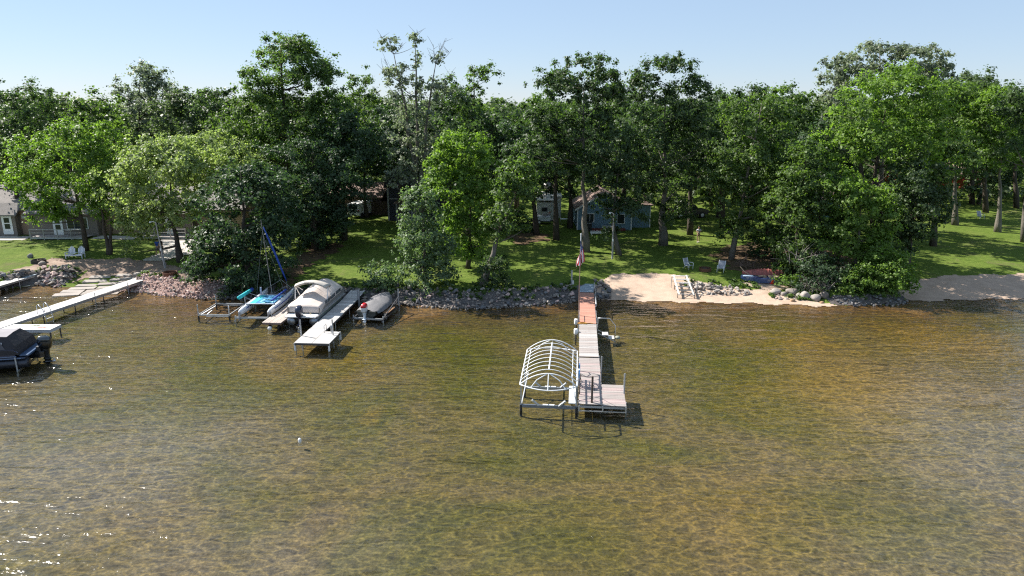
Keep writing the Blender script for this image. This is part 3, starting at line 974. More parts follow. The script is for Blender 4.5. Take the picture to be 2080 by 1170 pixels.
# --- far woods: one mass to the horizon
Vs, Fs, Ts, Ms = [], [], [], []
nv = 0
spots = []
for x0, x1, Y in ((-84, -27, 104), (-10, 1, 103), (20, 40, 101), (27, 39, 92), (50, 84, 105), (-90, -62, 95)):
    for x in np.arange(x0, x1, 7.5):
        spots.append((x + rng.uniform(-2, 2), Y + rng.uniform(-2, 3)))
for Y in list(np.arange(112, 150, 9.5)) + [158, 175, 195, 220]:
    half = Y * .80 + 14
    for x in np.arange(-half, half, 8.2 if Y < 150 else 11.):
        spots.append((x + rng.uniform(-3, 3), Y + rng.uniform(-3.5, 3.5)))
for x, y in spots:
    gz = gh(x, y)
    hgt = rng.uniform(12.5, 16.5) + max(0, (y - 150) * .012)
    rx = rng.uniform(3.6, 5.4)
    bl = [((x, y, gz + hgt - rx * .75), (rx, rx, rx * .75), 1), ((x + rng.uniform(-2, 2), y + rng.uniform(-1, 1), gz + hgt * .55), (rx * 1.05, rx, rx * .8), .8)]
    if y < 150:
        bl.append(((x + rng.uniform(-2, 2), y, gz + hgt * .36), (rx * .9, rx * .8, rx * .45), .7))
    if 98 < y < 150:
        bl.append(((x + rng.uniform(-3, 3), y, gz + 1.4), (rx * 1.1, rx * .6, 2.0), .9))
    cl = clumps_for(bl, 1.15, 1.6, .5)
    V, F, ti = foliage(cl, int((1500 if y < 150 else 550)), .55 if y < 150 else .85, .65, .42)
    Vs.append(V); Fs.append(F + nv); Ts.append(ti * .6 + rng.uniform(0, .35)); Ms.append(np.zeros(len(F)))
    nv += len(V)
far_leaf = np_mesh('far_woods', np.concatenate(Vs), np.concatenate(Fs), [L_FAR], np.concatenate(Ts))
o = bpy.data.objects.new('far_woods', far_leaf)
COL.objects.link(o)
o['kind'] = 'stuff'
o['label'] = 'distant woods filling the skyline behind the cottages'
mb = MB()
for x, y in spots:
    if y < 150:
        z = gh(x, y)
        mb.tube([(x, y, z - .2), (x + .2, y, z + 4), (x, y, z + 10)], [.32, .24, .1], 6, cap=False)
o = mb.build('far_trunks', BARK, None, smooth=True)
o['kind'] = 'stuff'

# ------------------------------------------------------------------ docks
WOOD = M('weathered_deck_wood', (.34, .30, .28), .85, var=.22, scale=2.2, bump=.4, bscale=18, stretch=(.4, 3, 1), dirt=(.22, .18, .165), dscale=1.2)
WOODP = M('pinkish_deck_wood', (.37, .29, .275), .85, var=.25, scale=2.2, bump=.4, bscale=18, stretch=(.4, 3, 1), dirt=(.32, .25, .24), dscale=1.2)
ORANGE = M('faded_orange_deck', (.44, .215, .155), .85, var=.15, scale=2.2, bump=.3, bscale=18, stretch=(.4, 3, 1), dirt=(.40, .21, .15))
LGREY = M('light_grey_deck', (.42, .40, .385), .8, var=.12, scale=2, bump=.3, bscale=20, dirt=(.40, .37, .34))
WHITED = M('white_deck', (.60, .575, .55), .75, var=.08, scale=2, bump=.2, bscale=20, dirt=(.58, .55, .51))
ALU = M('aluminium', (.55, .57, .60), .38, .8, var=.12, scale=6)
GALV = M('galvanised_steel', (.36, .38, .40), .5, .6, var=.2, scale=5, dirt=(.25, .24, .22))
DSTEEL = M('dark_steel', (.055, .055, .06), .55, .4, var=.3, scale=5)
RUST = M('rusty_steel', (.14, .065, .04), .85, .2, var=.4, scale=6, bump=.4, bscale=20)
WHITE = M('white_paint', (.78, .78, .77), .5, var=.05, scale=3)
WHITEM = M('white_coated_tube', (.74, .75, .76), .4, var=.06, scale=3)
BROWNP = M('brown_post', (.10, .07, .055), .8, var=.3, scale=5)
BLACKR = M('black_rubber', (.018, .018, .018), .7, var=.3)
BLUEP = M('blue_paint', (.02, .16, .42), .4, var=.15)
ROPE = M('rope', (.05, .045, .04), .9)

def mesh_of(fn, name, mat, smooth=False):
    mb = MB()
    fn(mb)
    return mb.mesh(name, mat, smooth)

def leg(mb, x, y, z0, bed=-1.0, r=.035, foot=True):
    mb.tube([(x, y, z0), (x, y, bed)], r, 8)
    if foot:
        mb.lathe([(.0, bed - .02), (.16, bed - .02), (.16, bed + .03), (.0, bed + .03)], (x, y, 0), 10)

def planks(root, ys, x0, x1, zf, mats, pitch, gap=.016, th=.04):
    w = x1 - x0
    ms = [mesh_of(lambda m: m.box((0, 0, 0), (w, pitch - gap, th)), 'plank', mt) for mt in mats]
    k = 0
    y = ys[0]
    while y < ys[1] - pitch * .5:
        o = inst(random.choice(ms), 'plank', root, ((x0 + x1) / 2 + random.uniform(-.012, .012), y + pitch / 2, zf(y) - th / 2 + random.uniform(-.004, .004)), (random.uniform(-.008, .008), 0, random.uniform(-.006, .006)))
        y += pitch
        k += 1

# centre dock
cd, L = frame('dock', 'long weathered plank dock with orange upper planks and an end platform, flag on its side', 'dock', (4.22, 33.75), (6.40, 56.4))
def cz(y):
    return .58 if y < 7.1 else (.62 if y < 13.9 else (.66 if y < 22.6 else .68 + (y - 22.6) * .12))
planks(cd, (0, 7.05), -.64, .64, cz, [WOOD, WOOD, WOODP], .152)
planks(cd, (7.1, 13.85), -.63, .61, cz, [WOOD, WOOD, LGREY], .16)
planks(cd, (13.9, 22.5), -.60, .60, cz, [ORANGE], .215)
planks(cd, (-.1, 2.75), .655, 1.88, lambda y: .575, [WOODP, WOOD], .152)
MB().box((0, 23.5, .80), (1.18, 1.9, .05), rx=.12).build('ramp_plate', M('bluish_ramp', (.42, .50, .58), .45, .5, var=.1), cd, bevel=.01)
m = MB()
for x in (-.6, .6):
    m.box((x, 3.5, .45), (.05, 7.0, .16)); m.box((x, 10.5, .49), (.05, 6.7, .16)); m.box((x * .95, 18.2, .53), (.05, 8.6, .16))
m.box((1.82, 1.32, .44), (.05, 2.8, .16))
m.build('side_rail', GALV, cd)
m = MB()
for y in (0.02, 2.7, 6.9, 7.3, 13.7, 14.1, 18.2, 22.3):
    m.box((0, y, .42), (1.16, .06, .12))
m.box((1.25, 0, .42), (1.14, .06, .12))
m.build('cross_beam', GALV, cd)
m = MB()
m.box((.62, -.14, .24), (2.5, .05, .05))
for x in (-.62, .64, 1.86):
    m.box((x, -.13, .38), (.06, .05, .32))
m.box((1.87, 1.3, .24), (.05, 2.8, .05))
m.build('end_frame', ALU, cd)
for x, y in ((-.66, .3), (.62, 2.8), (1.9, .3), (1.9, 2.6), (-.67, 6.9), (.67, 7.2), (-.66, 13.8), (.66, 13.8), (-.64, 18.3), (.64, 18.3), (-.64, 22), (.64, 22)):
    q = MB(); leg(q, x, y, cz(y) + .04, -.95); q.build('leg', GALV, cd)
q = MB(); q.box((.06, .22, 1.32), (.11, .11, 1.55)); q.build('post', BROWNP, cd, bevel=.012)
q = MB(); q.tube([(-.6, 1.25, .5), (-.6, 1.25, 1.78)], .035); q.build('post', BROWNP, cd)
q = MB(); q.tube([(1.86, 1.6, .3), (1.86, 1.6, 1.75)], .045); q.build('post', GALV, cd)
q = MB(); q.tube([(.7, 4.7, -.9), (.7, 4.7, 1.55)], .045); q.build('post', GALV, cd)
def sagrope(m, a, b, sag, r=.014, n=8):
    a, b = Vector(a), Vector(b)
    m.tube([a.lerp(b, i / n) - Vector((0, 0, sag * 4 * (i / n) * (1 - i / n))) for i in range(n + 1)], r, 5)
q = MB(); sagrope(q, (-.6, 1.25, 1.75), (.06, .22, 2.02), .06); sagrope(q, (-.6, 1.25, .95), (.06, .22, 1.2), .05); sagrope(q, (-.6, 1.25, 1.7), (-.5, 1.2, 1.35), .02); sagrope(q, (.1, .22, 1.6), (.2, .3, 1.2), -.08)
q.build('rope', ROPE, cd)
for y in (14.3, 12.0):
    q = MB(); q.lathe([(0, .42), (.13, .42), (.15, .5), (.15, .78), (.13, .84), (0, .85)], (-.86, y, 0)); o = q.build('bumper', WHITE, cd, smooth=True)
    q = MB(); q.tube([(-.86, y, .42), (-.86, y, -.6)], .05); q.build('bumper_post', DSTEEL, o)
q = MB()
q.tube([(.6, 22.3, .66), (.6, 22.4, 1.35), (.6, 22.75, 1.5), (.62, 23.2, 1.35), (.62, 23.3, .8)], .03)
q.tube([(.68, 18.0, .7), (.68, 18.2, 1.0), (.68, 22.6, 1.4), (.68, 22.9, .8)], .028)
q.build('handrail', ALU, cd, smooth=True)
q = MB(); q.tube([(-.64, 14, .68), (-.64, 14.05, 1.05), (-.64, 15.9, 1.05), (-.64, 16, .68)], .022); q.tube([(.62, 14, .68), (.62, 14.05, 1.05), (.62, 15.9, 1.05), (.62, 16, .68)], .022); q.build('handrail', GALV, cd)
t = thing('rope', 'small coil of orange rope lying where the orange planks begin on the centre dock', 'rope', at(1183, 657, .66))
q = MB()
for k in range(3):
    q.tube([(.22 * (1 - .2 * k) * math.cos(a) * 1.6, .12 * math.sin(a), .02 + .02 * k) for a in np.linspace(0, 6.2, 16)], .018, 6)
q.tube([(.3, 0, .02), (.6, .05, .02), (.75, -.03, .02)], .018, 6)
q.build('coil', M('orange_rope', (.62, .30, .05), .8), t)

th = thing('dock_steps', 'metal steps with one handrail going into the water right of the centre dock', 'steps', (cd.matrix_basis @ Vector((.66, 12.35, 0))), cd.rotation_euler.z)
q = MB(); q.tube([(.03, .5, .5), (.03, .5, 1.42), (.85, .5, 1.42), (1.28, .45, .9), (1.26, .4, -.6)], .026); q.build('handrail', ALU, th, smooth=True)
for x, z in ((.55, .42), (.98, .16)):
    q = MB(); q.box((x, .02, z), (.42, .7, .05)); q.build('tread', WHITED, th, bevel=.01)
q = MB()
for y in (-.36, .4):
    q.bar((.05, y, .55), (1.3, y, -.05), .05); q.bar((1.25, y, 0), (1.25, y, -.9), .05)
q.build('stringer', GALV, th)
q = MB(); q.lathe([(0, -.05), (.16, -.03), (.2, .05), (.14, .14), (0, .16)], (1.45, .35, 0)); q.build('float', M('old_float', (.30, .30, .24), .8), th, smooth=True)

# flag pole on the dock's side
fp = thing('flagpole', 'tall slim flagpole fixed to the left edge of the centre dock', 'flagpole', (cd.matrix_basis @ Vector((-.68, 15.8, 0))))
q = MB(); q.tube([(0, 0, -.6), (0, 0, 3.0), (.02, 0, 6.75)], [.038, .034, .026], 8); q.build('pole', M('brownish_pole', (.30, .20, .17), .5, .3), fp)
q = MB(); q.tube([(.02, 0, 5.6), (.02, 0, 6.85)], .034, 8); q.lathe([(0, 6.84), (.05, 6.88), (.05, 6.94), (0, 6.98)], (.02, 0, 0), 8); q.build('pole_tip', WHITEM, fp)
q = MB(); q.box((.03, 0, .5), (.12, .12, .3)); q.build('bracket', GALV, fp)
RED = M('flag_red', (.50, .025, .05), .8, var=.05)
FWHITE = M('flag_white', (.72, .70, .72), .8, var=.04)
NAVY = M('flag_navy', (.03, .045, .16), .8, var=.05)
fl = thing('flag', 'striped red and white flag with a blue starred corner hanging limp from the flagpole', 'flag', fp.location)
def fpt(s, v):
    z = 6.45 - 1.15 * v * (1 - .50 * s) - 1.55 * s ** 1.1 - .05 * math.sin(6 * v) * s
    x = -.02 + .95 * s * (.50 - v) * (1.1 - .4 * s) + .07 * math.sin(11 * v + 3 * s) * s
    return Vector((x, -.05 + .17 * math.sin(13 * v + 4 * s) * s, z))
NS, NV = 24, 39
q = MB()
vs = [fpt(i / NS, j / NV) for j in range(NV + 1) for i in range(NS + 1)]
base = len(q.v)
q.v += [tuple(p) for p in vs]
for j in range(NV):
    for i in range(NS):
        a = j * (NS + 1) + i
        q.f.append((a, a + 1, a + NS + 2, a + NS + 1))
        q.mi.append(2 if (j < 21 and i < 10) else (0 if (j // 3) % 2 == 0 else 1))
me = bpy.data.meshes.new('flag_cloth')
me.from_pydata(q.v, [], q.f)
for mt in (RED, FWHITE, NAVY):
    me.materials.append(mt)
me.polygons.foreach_set('material_index', q.mi)
me.polygons.foreach_set('use_smooth', [True] * len(q.f))
fo = inst(me, 'flag_cloth', fl)
q = MB()
for r_ in range(9):
    for c_ in range(6 if r_ % 2 == 0 else 5):
        s = (.035 + (c_ + (.5 if r_ % 2 else 0)) * .068)
        v = .03 + (r_ + .5) * .054
        p = fpt(s, v)
        du = (fpt(s + .01, v) - p).normalized()
        dv = (fpt(s, v + .01) - p).normalized()
        nn = du.cross(dv).normalized() * .006
        for sg in (-1, 1):
            ring = [p + sg * nn + (du * math.cos(a) + dv * math.sin(a)) * (.026 if k % 2 == 0 else .011) for k, a in enumerate(np.linspace(0, 2 * math.pi, 11)[:10])]
            q.add(ring, [tuple(range(10))])
q.build('star', FWHITE, fl)

# boat lift with bare canopy frame
bl = thing('boat_lift', 'empty boat lift with bare white arched canopy frame beside the centre dock', 'boat lift', (1.98, 34.05, 0), cd.rotation_euler.z)
for y in (0, 2.5):
    q = MB(); q.box((0, y, .30), (3.12, .10, .16)); q.build('cross_beam', GALV if y else M('lift_beam', (.20, .23, .28), .45, .6), bl)
for x in (-1.5, 1.5):
    for y in (0, 2.5):
        q = MB(); q.tube([(x, y, -.9), (x, y, 1.9)], .045, 4); q.lathe([(0, -.98), (.2, -.98), (.2, -.92), (0, -.9)], (x, y, 0)); q.build('corner_post', WHITEM if y else GALV, bl)
        q = MB(); q.tube([(x, y, .34), (x, y, -.55)], .075, 8); q.build('leg', BLACKR, bl)
    q = MB(); q.bar((x * .98, .05, .4), (x * .8, 1.2, 1.75), .05); q.build('brace', WHITEM, bl)
    q = MB(); q.tube([(x, -.75, 1.85), (x, 4.6, 1.85)], .036, 8); q.build('canopy_rail', WHITEM, bl)
    q = MB(); q.tube([(x * .83, 0.1, 2.05), (x * .83, 4.0, 2.05)], .02, 6); q.build('canopy_rail', WHITEM, bl)
def arch(y, n=16, h=.66):
    return [(1.5 * math.sin(a), y, 1.85 + h * (math.cos(a) - math.cos(1.25)) / (1 - math.cos(1.25)) if False else 1.85 + h * (1 - (abs(u)) ** 2)) for u, a in [(u, math.asin(max(-1, min(1, u)))) for u in np.linspace(-1, 1, n)]]
for k in range(10):
    y = -.75 + 5.35 * k / 9
    q = MB(); q.tube(arch(y), .032 if k in (0, 9) else .024, 6); q.build('canopy_arch', WHITEM, bl, smooth=True)
q = MB(); q.tube([(0, -.15, 2.51), (0, 4.05, 2.51)], .04, 8); q.build('ridge_pole', WHITEM, bl)
for sg, y0 in ((-1, -.75), (1, 4.6)):
    q = MB(); q.tube([(u * 1.5, y0 + sg * .55 * (1 - u * u), 1.85 - .06 * (1 - u * u)) for u in np.linspace(-1, 1, 15)], .032, 6); q.build('end_bow', WHITEM, bl, smooth=True)
    for u in (-.62, 0, .62):
        q = MB(); a = Vector((u * .1, y0, 2.5)); b_ = Vector((u * 1.5, y0 + sg * .55 * (1 - u * u), 1.79)); mid = (a + b_) / 2 + Vector((u * .16, 0, .06)); q.tube([a, mid, b_], .028, 6); q.build('canopy_strut', WHITEM, bl)
q = MB(); q.box((1.26, 1.2, .52), (.36, 2.35, .06)); q.build('walkway', WHITE, bl, bevel=.01)
for y in (0, 2.5):
    for sg in (-1, 1):
        q = MB(); q.box((sg * .72, y, .50), (.09, .16, .48), ry=sg * R(48)); q.build('bunk_bracket', ALU, bl, bevel=.01)
    q = MB(); q.box((0, y - .02, .40), (.62, .12, .05)); q.build('bunk_plate', WHITE, bl)
q = MB()
wc = Vector((1.64, 2.65, 1.15))
for rr in (.62, .5):
    q.tube([wc + Vector((0, rr * math.cos(a), rr * math.sin(a))) for a in np.linspace(0, 2 * math.pi, 25)], .035, 6, cap=False)
for a in np.linspace(0, math.pi, 5)[:4]:
    q.tube([wc + Vector((0, .62 * math.cos(a), .62 * math.sin(a))), wc - Vector((0, .62 * math.cos(a), .62 * math.sin(a)))], .022, 5)
q.build('winch_wheel', BLUEP, bl)
q = MB(); q.box((1.52, 2.3, 1.35), (.14, .3, .5)); q.build('winch_box', WHITEM, bl, bevel=.02)

# dock beside the tan pontoon boat
d2, L = frame('dock', 'grey dock with a panelled end platform between the tan boat and the skiff', 'dock', (-14.07, 43.45), (-13.22, 56.4))
planks(d2, (2.55, 13.3), -.62, .62, lambda y: .60 + max(0, y - 10) * .05, [LGREY, LGREY, M('lighter_grey_deck', (.54, .52, .50), .8, var=.1)], .27, gap=.022)
for x0, x1, y0, y1 in ((-.62, .60, 0, 1.22), (-.62, .60, 1.24, 2.52), (.62, 1.80, 0, 2.52)):
    q = MB(); q.box(((x0 + x1) / 2, (y0 + y1) / 2, .585), (x1 - x0, y1 - y0, .05)); q.build('deck_panel', LGREY, d2, bevel=.008)
q = MB()
for x in (-.6, .6):
    q.box((x, 6.7, .49), (.05, 13, .13))
q.box((.6, .03, .50), (2.4, .05, .12)); q.box((1.78, 1.25, .5), (.05, 2.4, .12)); q.box((1.2, 2.48, .5), (1.1, .05, .12))
q.build('side_rail', DSTEEL, d2)
for x, y, mt in ((-.6, .05, WHITEM), (1.76, .05, WHITEM), (1.78, 2.45, WHITEM)):
    q = MB(); q.box((x, y, .3), (.10, .08, .5)); q.build('corner_leg', mt, d2)
for x, y in ((-.55, .1), (1.7, .1), (-.1, .15), (1.7, 2.4), (-.6, 5), (.6, 5), (-.6, 8.5), (.6, 8.5), (-.6, 11.5), (.6, 11.5)):
    q = MB(); leg(q, x, y, .55, -.9); q.build('leg', GALV, d2)
for x, y, r_, h in ((-.68, 1.5, .05, 1.75), (1.5, 1.75, .045, 1.75), (.66, 11.0, .10, 1.35)):
    q = MB(); q.tube([(x, y, -.8), (x, y, h)], r_, 10); q.build('mooring_post', GALV, d2)
q = MB()
for x in (.72, 1.22):
    q.tube([(x, 2.2, .6), (x, 2.25, 1.1), (x, 2.45, 1.22), (x, 2.66, 1.05), (x, 2.72, -.5)], .026, 7)
for z in (.3, 0, -.3):
    q.tube([(.72, 2.71, z), (1.22, 2.71, z)], .022, 6)
q.build('ladder', ALU, d2, smooth=True)

# short wooden dock left of the tan boat
d3, L = frame('dock', 'short brownish plank dock on wheels between the catamaran and the tan pontoon boat', 'dock', (-17.82, 48.15), (-17.4, 54.0))
pm = [mesh_of(lambda m: m.box((0, 0, 0), (.165, 2.85, .04)), 'plank', M('tan_plank', (.42, .36, .32), .85, var=.2, scale=2, stretch=(3, .4, 1), dirt=(.33, .27, .24)))]
for y in (1.45, 4.35):
    for i in range(8):
        inst(pm[0], 'plank', d3, (-.63 + i * .18, y, .50 + random.uniform(-.004, .004)), (0, 0, random.uniform(-.003, .003)))
q = MB()
for x in (-.68, .68):
    q.box((x, 2.9, .42), (.05, 5.7, .12))
for y in (.05, 2.9, 5.7):
    q.box((0, y, .42), (1.3, .05, .12))
q.build('frame', M('reddish_frame', (.20, .13, .11), .7), d3)
for x in (-.35, .35):
    q = MB(); q.tube([(x - .07, .5, .0), (x + .07, .5, .0)], .2, 14); q.build('wheel', BLACKR, d3)
for x, y in ((-.55, .9), (.55, .9), (-.6, 5), (.6, 5)):
    q = MB(); leg(q, x, y, .45, -.8); q.build('leg', DSTEEL, d3)
q = MB(); q.tube([(.74, 1.5, -.5), (.74, 1.5, 1.25)], .03); q.build('post', GALV, d3)
t = thing('buoy_fender', 'white round fender hanging under the end of the short brownish dock', 'fender', at(548, 667, .1))
q = MB(); q.lathe([(0, -.16), (.12, -.13), (.17, 0), (.12, .13), (0, .16)]); q.build('ball', WHITE, t, smooth=True)
q = MB(); q.tube([(0, 0, .15), (.05, .05, .45)], .012, 5); q.build('cord', ROPE, t)

# long white dock on the left
A = at(280, 568, .75)
Bq = at(0, 660, .62)
d4, L = frame('dock', 'long white dock running diagonally from the pink riprap to the left picture edge', 'dock', (Bq.x - .75, Bq.y - 4.2), (A.x, A.y))
n = int((L + .3) / 1.52)
pm = mesh_of(lambda m: m.box((0, 0, 0), (1.28, 1.50, .05)), 'deck_panel', WHITED)
for i in range(n + 1):
    inst(pm, 'deck_panel', d4, (0, .8 + i * 1.52, .64 + i * .008), (random.uniform(-.006, .006), 0, 0))
q = MB()
for x in (-.62, .62):
    q.box((x, L / 2, .57), (.05, L + .6, .16))
q.build('side_rail', M('grey_side_rail', (.33, .33, .34), .5, .4), d4)
y = 4.2
while y < L:
    for x in (-.58, .58):
        q = MB(); leg(q, x, y, .6, -.9, .04); q.build('leg', DSTEEL, d4)
    y += 2.9
for y in (12.0, 15.6):
    q = MB(); q.tube([(.66, y, -.6), (.66, y, 1.05)], .03); q.build('post', GALV, d4)
Rm = d4.matrix_basis.inverted()
def l4(p):
    return Rm @ p
pf = [l4(at(x, y, .62)) for x, y in ((125, 659), (100, 670))]
q = MB()
x1 = (pf[0].x + pf[1].x) / 2
y0, y1 = pf[1].y - .1, pf[0].y
tpf = thing('dock_platform', 'white side platform with red and green paint marks beside the long white dock', 'dock platform', (at(0, 664, 0).x, 0, 0))
pA, pB, pC = at(125, 659, .62), at(100, 670, .62), at(0, 670, .62)
tpf.location = (pC.x, pC.y, 0)
tpf.rotation_euler.z = math.atan2(pB.y - pC.y, pB.x - pC.x)
inv = tpf.matrix_basis.inverted()
a, b_ = inv @ pA, inv @ pB
wdt = max(a.x, b_.x)
dpt = a.y
for k in range(3):
    q = MB(); x0 = -.3 + k * (wdt + .3) / 3; x1 = x0 + (wdt + .3) / 3 - .015
    q.box(((x0 + x1) / 2, dpt / 2, .61), (x1 - x0, dpt, .05)); q.build('deck_panel', WHITED, tpf, bevel=.008)
q = MB(); q.box((wdt / 2, .02, .5), (wdt, .05, .17)); q.box((wdt - .03, dpt / 2, .5), (.05, dpt - .1, .17)); q.build('side_rail', M('bluish_side_rail', (.42, .47, .55), .5, .3), tpf)
for x, y in ((wdt - .1, .08), (wdt - .1, dpt - .1), (.4, .08), (.4, dpt - .1)):
    q = MB(); leg(q, x, y, .6, -.95, .05); q.build('leg', DSTEEL, tpf)
PR, PG = M('red_paint_mark', (.55, .10, .09), .7), M('green_paint_mark', (.12, .15, .09), .7)
for mt, x0, x1, yy in ((PG, .42, .62, .72), (PR, .66, .86, .45)):
    q = MB()
    for k in range(7):
        x = wdt * (x0 + (x1 - x0) * random.random()); y = dpt * (yy + random.uniform(-.16, .16))
        pts = [(x + random.uniform(.06, .22) * math.cos(g), y + random.uniform(.04, .1) * math.sin(g), .639 + k * .0005) for g in np.linspace(0, 6.28, 10)[:9]]
        q.add(pts, [tuple(range(9))])
    q.build('paint_mark', mt, tpf)
lp = l4(at(122, 640, .65))
t = thing('dock_ladder', 'aluminium ladder with looped rails hooked on the long white dock', 'ladder', (d4.matrix_basis @ Vector((.64, lp.y, 0))), d4.rotation_euler.z)
q = MB()
for y in (-.3, .3):
    q.tube([(-.3, y, .66), (-.28, y, 1.35), (-.1, y, 1.5), (.25, y, 1.05), (.42, y, .4), (.42, y, -.7)], .03, 8)
q.build('rail', ALU, t, smooth=True)
for z in (.35, .05, -.25):
    q = MB(); q.box((.42, 0, z), (.12, .56, .04)); q.build('rung', ALU, t)

# short dock at the far left
A = at(88, 547, .85)
d5, L = frame('dock', 'short white dock running from the dark rocks at the far left picture edge', 'dock', (A.x - 1.3, A.y - 10.5), (A.x, A.y))
pm = mesh_of(lambda m: m.box((0, 0, 0), (1.25, 1.50, .05)), 'deck_panel', WHITED)
for i in range(5):
    inst(pm, 'deck_panel', d5, (0, .8 + i * 1.52, .68))
q = MB(); q.box((0, 9.3, .76), (1.2, 2.9, .05), rx=.06); q.build('ramp_plate', M('bluish_ramp', (.42, .50, .58), .45, .5), d5)
q = MB()
for x in (-.6, .6):
    q.box((x, 5.2, .6), (.05, 10.3, .14))
q.build('side_rail', GALV, d5)
for x, y in ((-.6, 1), (.6, 1), (-.6, 4), (.6, 4), (-.6, 7), (.6, 7)):
    q = MB(); leg(q, x, y, 1.0 if x > 0 else .65, -.7, .035); q.build('leg', GALV, d5)
q = MB(); q.box((-1.5, 6.6, .68), (1.7, 1.3, .05)); q.build('side_platform', LGREY, d5)

# ------------------------------------------------------------------ boats
def outboard(parent, y, z, s, cowl, cowl2, legm, prop=True):
    """outboard motor on the transom: cowling, midsection, lower unit, propeller"""
    q = MB()
    def ring(z_, w, l, dy):
        return [(w * math.copysign(abs(math.cos(a)) ** .6, math.cos(a)), y + dy + l * math.copysign(abs(math.sin(a)) ** .6, math.sin(a)), z_) for a in np.linspace(0, 2 * math.pi, 17)[:16]]
    q.loft([ring(z, .15 * s, .24 * s, -.02), ring(z + .1 * s, .2 * s, .30 * s, 0), ring(z + .38 * s, .21 * s, .34 * s, 0), ring(z + .56 * s, .19 * s, .30 * s, .02), ring(z + .66 * s, .11 * s, .18 * s, .04)])
    m0 = q.build('motor', cowl, parent, smooth=True)
    if cowl2:
        q = MB(); q.loft([ring(z + .40 * s, .216 * s, .346 * s, 0), ring(z + .565 * s, .197 * s, .31 * s, .02), ring(z + .68 * s, .11 * s, .18 * s, .04)]); q.build('motor_top', cowl2, m0, smooth=True)
    q = MB()
    q.loft([ring(z + .02, .11 * s, .20 * s, .02), ring(z - .35 * s, .075 * s, .15 * s, .02), ring(z - .62 * s, .06 * s, .16 * s, 0), ring(z - .74 * s, .035 * s, .12 * s, 0), ring(z - .98 * s, .015 * s, .08 * s, .02)])
    q.tube([(0, y + .24 * s, z - .74 * s), (0, y + .1 * s, z - .74 * s), (0, y - .22 * s, z - .74 * s)], [.03 * s, .08 * s, .06 * s], 10)
    q.box((0, y - .02, z - .56 * s), (.26 * s, .42 * s, .02))
    q.build('lower_unit', legm, m0, smooth=False)
    if prop:
        q = MB(); q.tube([(0, y - .2 * s, z - .74 * s), (0, y - .36 * s, z - .74 * s)], [.06 * s, .03 * s], 8)
        for k in range(3):
            a = k * 2.094 + .5
            c = Vector((math.cos(a), 0, math.sin(a)))
            tt = Vector((-math.sin(a), .5, math.cos(a)))
            p = Vector((0, y - .27 * s, z - .74 * s))
            q.add([p + c * .04 * s - tt * .03 * s, p + c * .16 * s - tt * .09 * s, p + c * .21 * s + tt * .02, p + c * .12 * s + tt * .09 * s], [(0, 1, 2, 3)])
        q.build('propeller', ALU, m0)
    q = MB(); q.box((0, y + .32 * s, z - .05), (.22 * s, .2 * s, .34 * s)); q.build('clamp', DSTEEL, m0)
    return m0

def pontoon_tube(root, x, L, z, r, mt):
    q = MB()
    rings = []
    for yy, k, dz in ((0, .9, 0), (.06, 1, 0), (L * .8, 1, 0), (L * .9, .85, .06), (L * .97, .5, .16), (L, .12, .24)):
        rings.append([(x + r * k * math.cos(a), yy, z + dz + r * k * math.sin(a)) for a in np.linspace(0, 2 * math.pi, 19)[:18]])
    q.loft(rings)
    return q.build('pontoon', mt, root, smooth=True)

def cover_loft(root, rings, mt, name='cover', smooth=True):
    q = MB()
    q.loft([[Vector(p) for p in r_] for r_ in rings], closed=False, cap=False)
    # close the two ends
    for r_ in (rings[0], rings[-1]):
        q.add(r_, [tuple(range(len(r_)))])
    return q.build(name, mt, root, smooth=smooth)

TAN = M('tan_canvas', (.62, .53, .47), .85, var=.10, scale=1.4, bump=.35, bscale=3.0, dirt=(.54, .45, .40), dscale=.9)
TAUPE = M('taupe_panel', (.20, .185, .17), .45, var=.1)
SMOKE = M('smoked_vinyl', (.035, .042, .05), .12, var=.15)
pb, L = frame('pontoon_boat', 'tan pontoon boat under a peaked canvas cover with folded bimini and navy outboard', 'pontoon boat', (-15.72, 48.75), (-15.2, 55.8))
for x in (-.86, .86):
    pontoon_tube(pb, x, 7.0, .42, .33, M('pontoon_alloy', (.30, .33, .37), .35, .75, var=.12))
q = MB(); q.box((0, 3.3, .82), (2.5, 6.7, .09)); q.build('deck', M('deck_edge', (.33, .31, .29), .6), pb, bevel=.02)
q = MB(); q.box((0, .12, .86), (2.35, .95, .08)); q.build('stern_platform', WHITE, pb, bevel=.02)
for sg in (-1, 1):
    q = MB(); q.box((sg * 1.22, 3.35, 1.13), (.05, 5.9, .52)); q.build('side_fence', TAUPE, pb, bevel=.01)
    q = MB(); q.box((sg * 1.25, 3.35, 1.00), (.015, 5.8, .05)); q.box((sg * 1.25, 3.35, .90), (.02, 6.2, .06)); q.build('rub_rail', ALU, pb)
q = MB(); q.box((0, 6.28, 1.13), (2.4, .05, .52)); q.build('bow_fence', TAUPE, pb)
rings = []
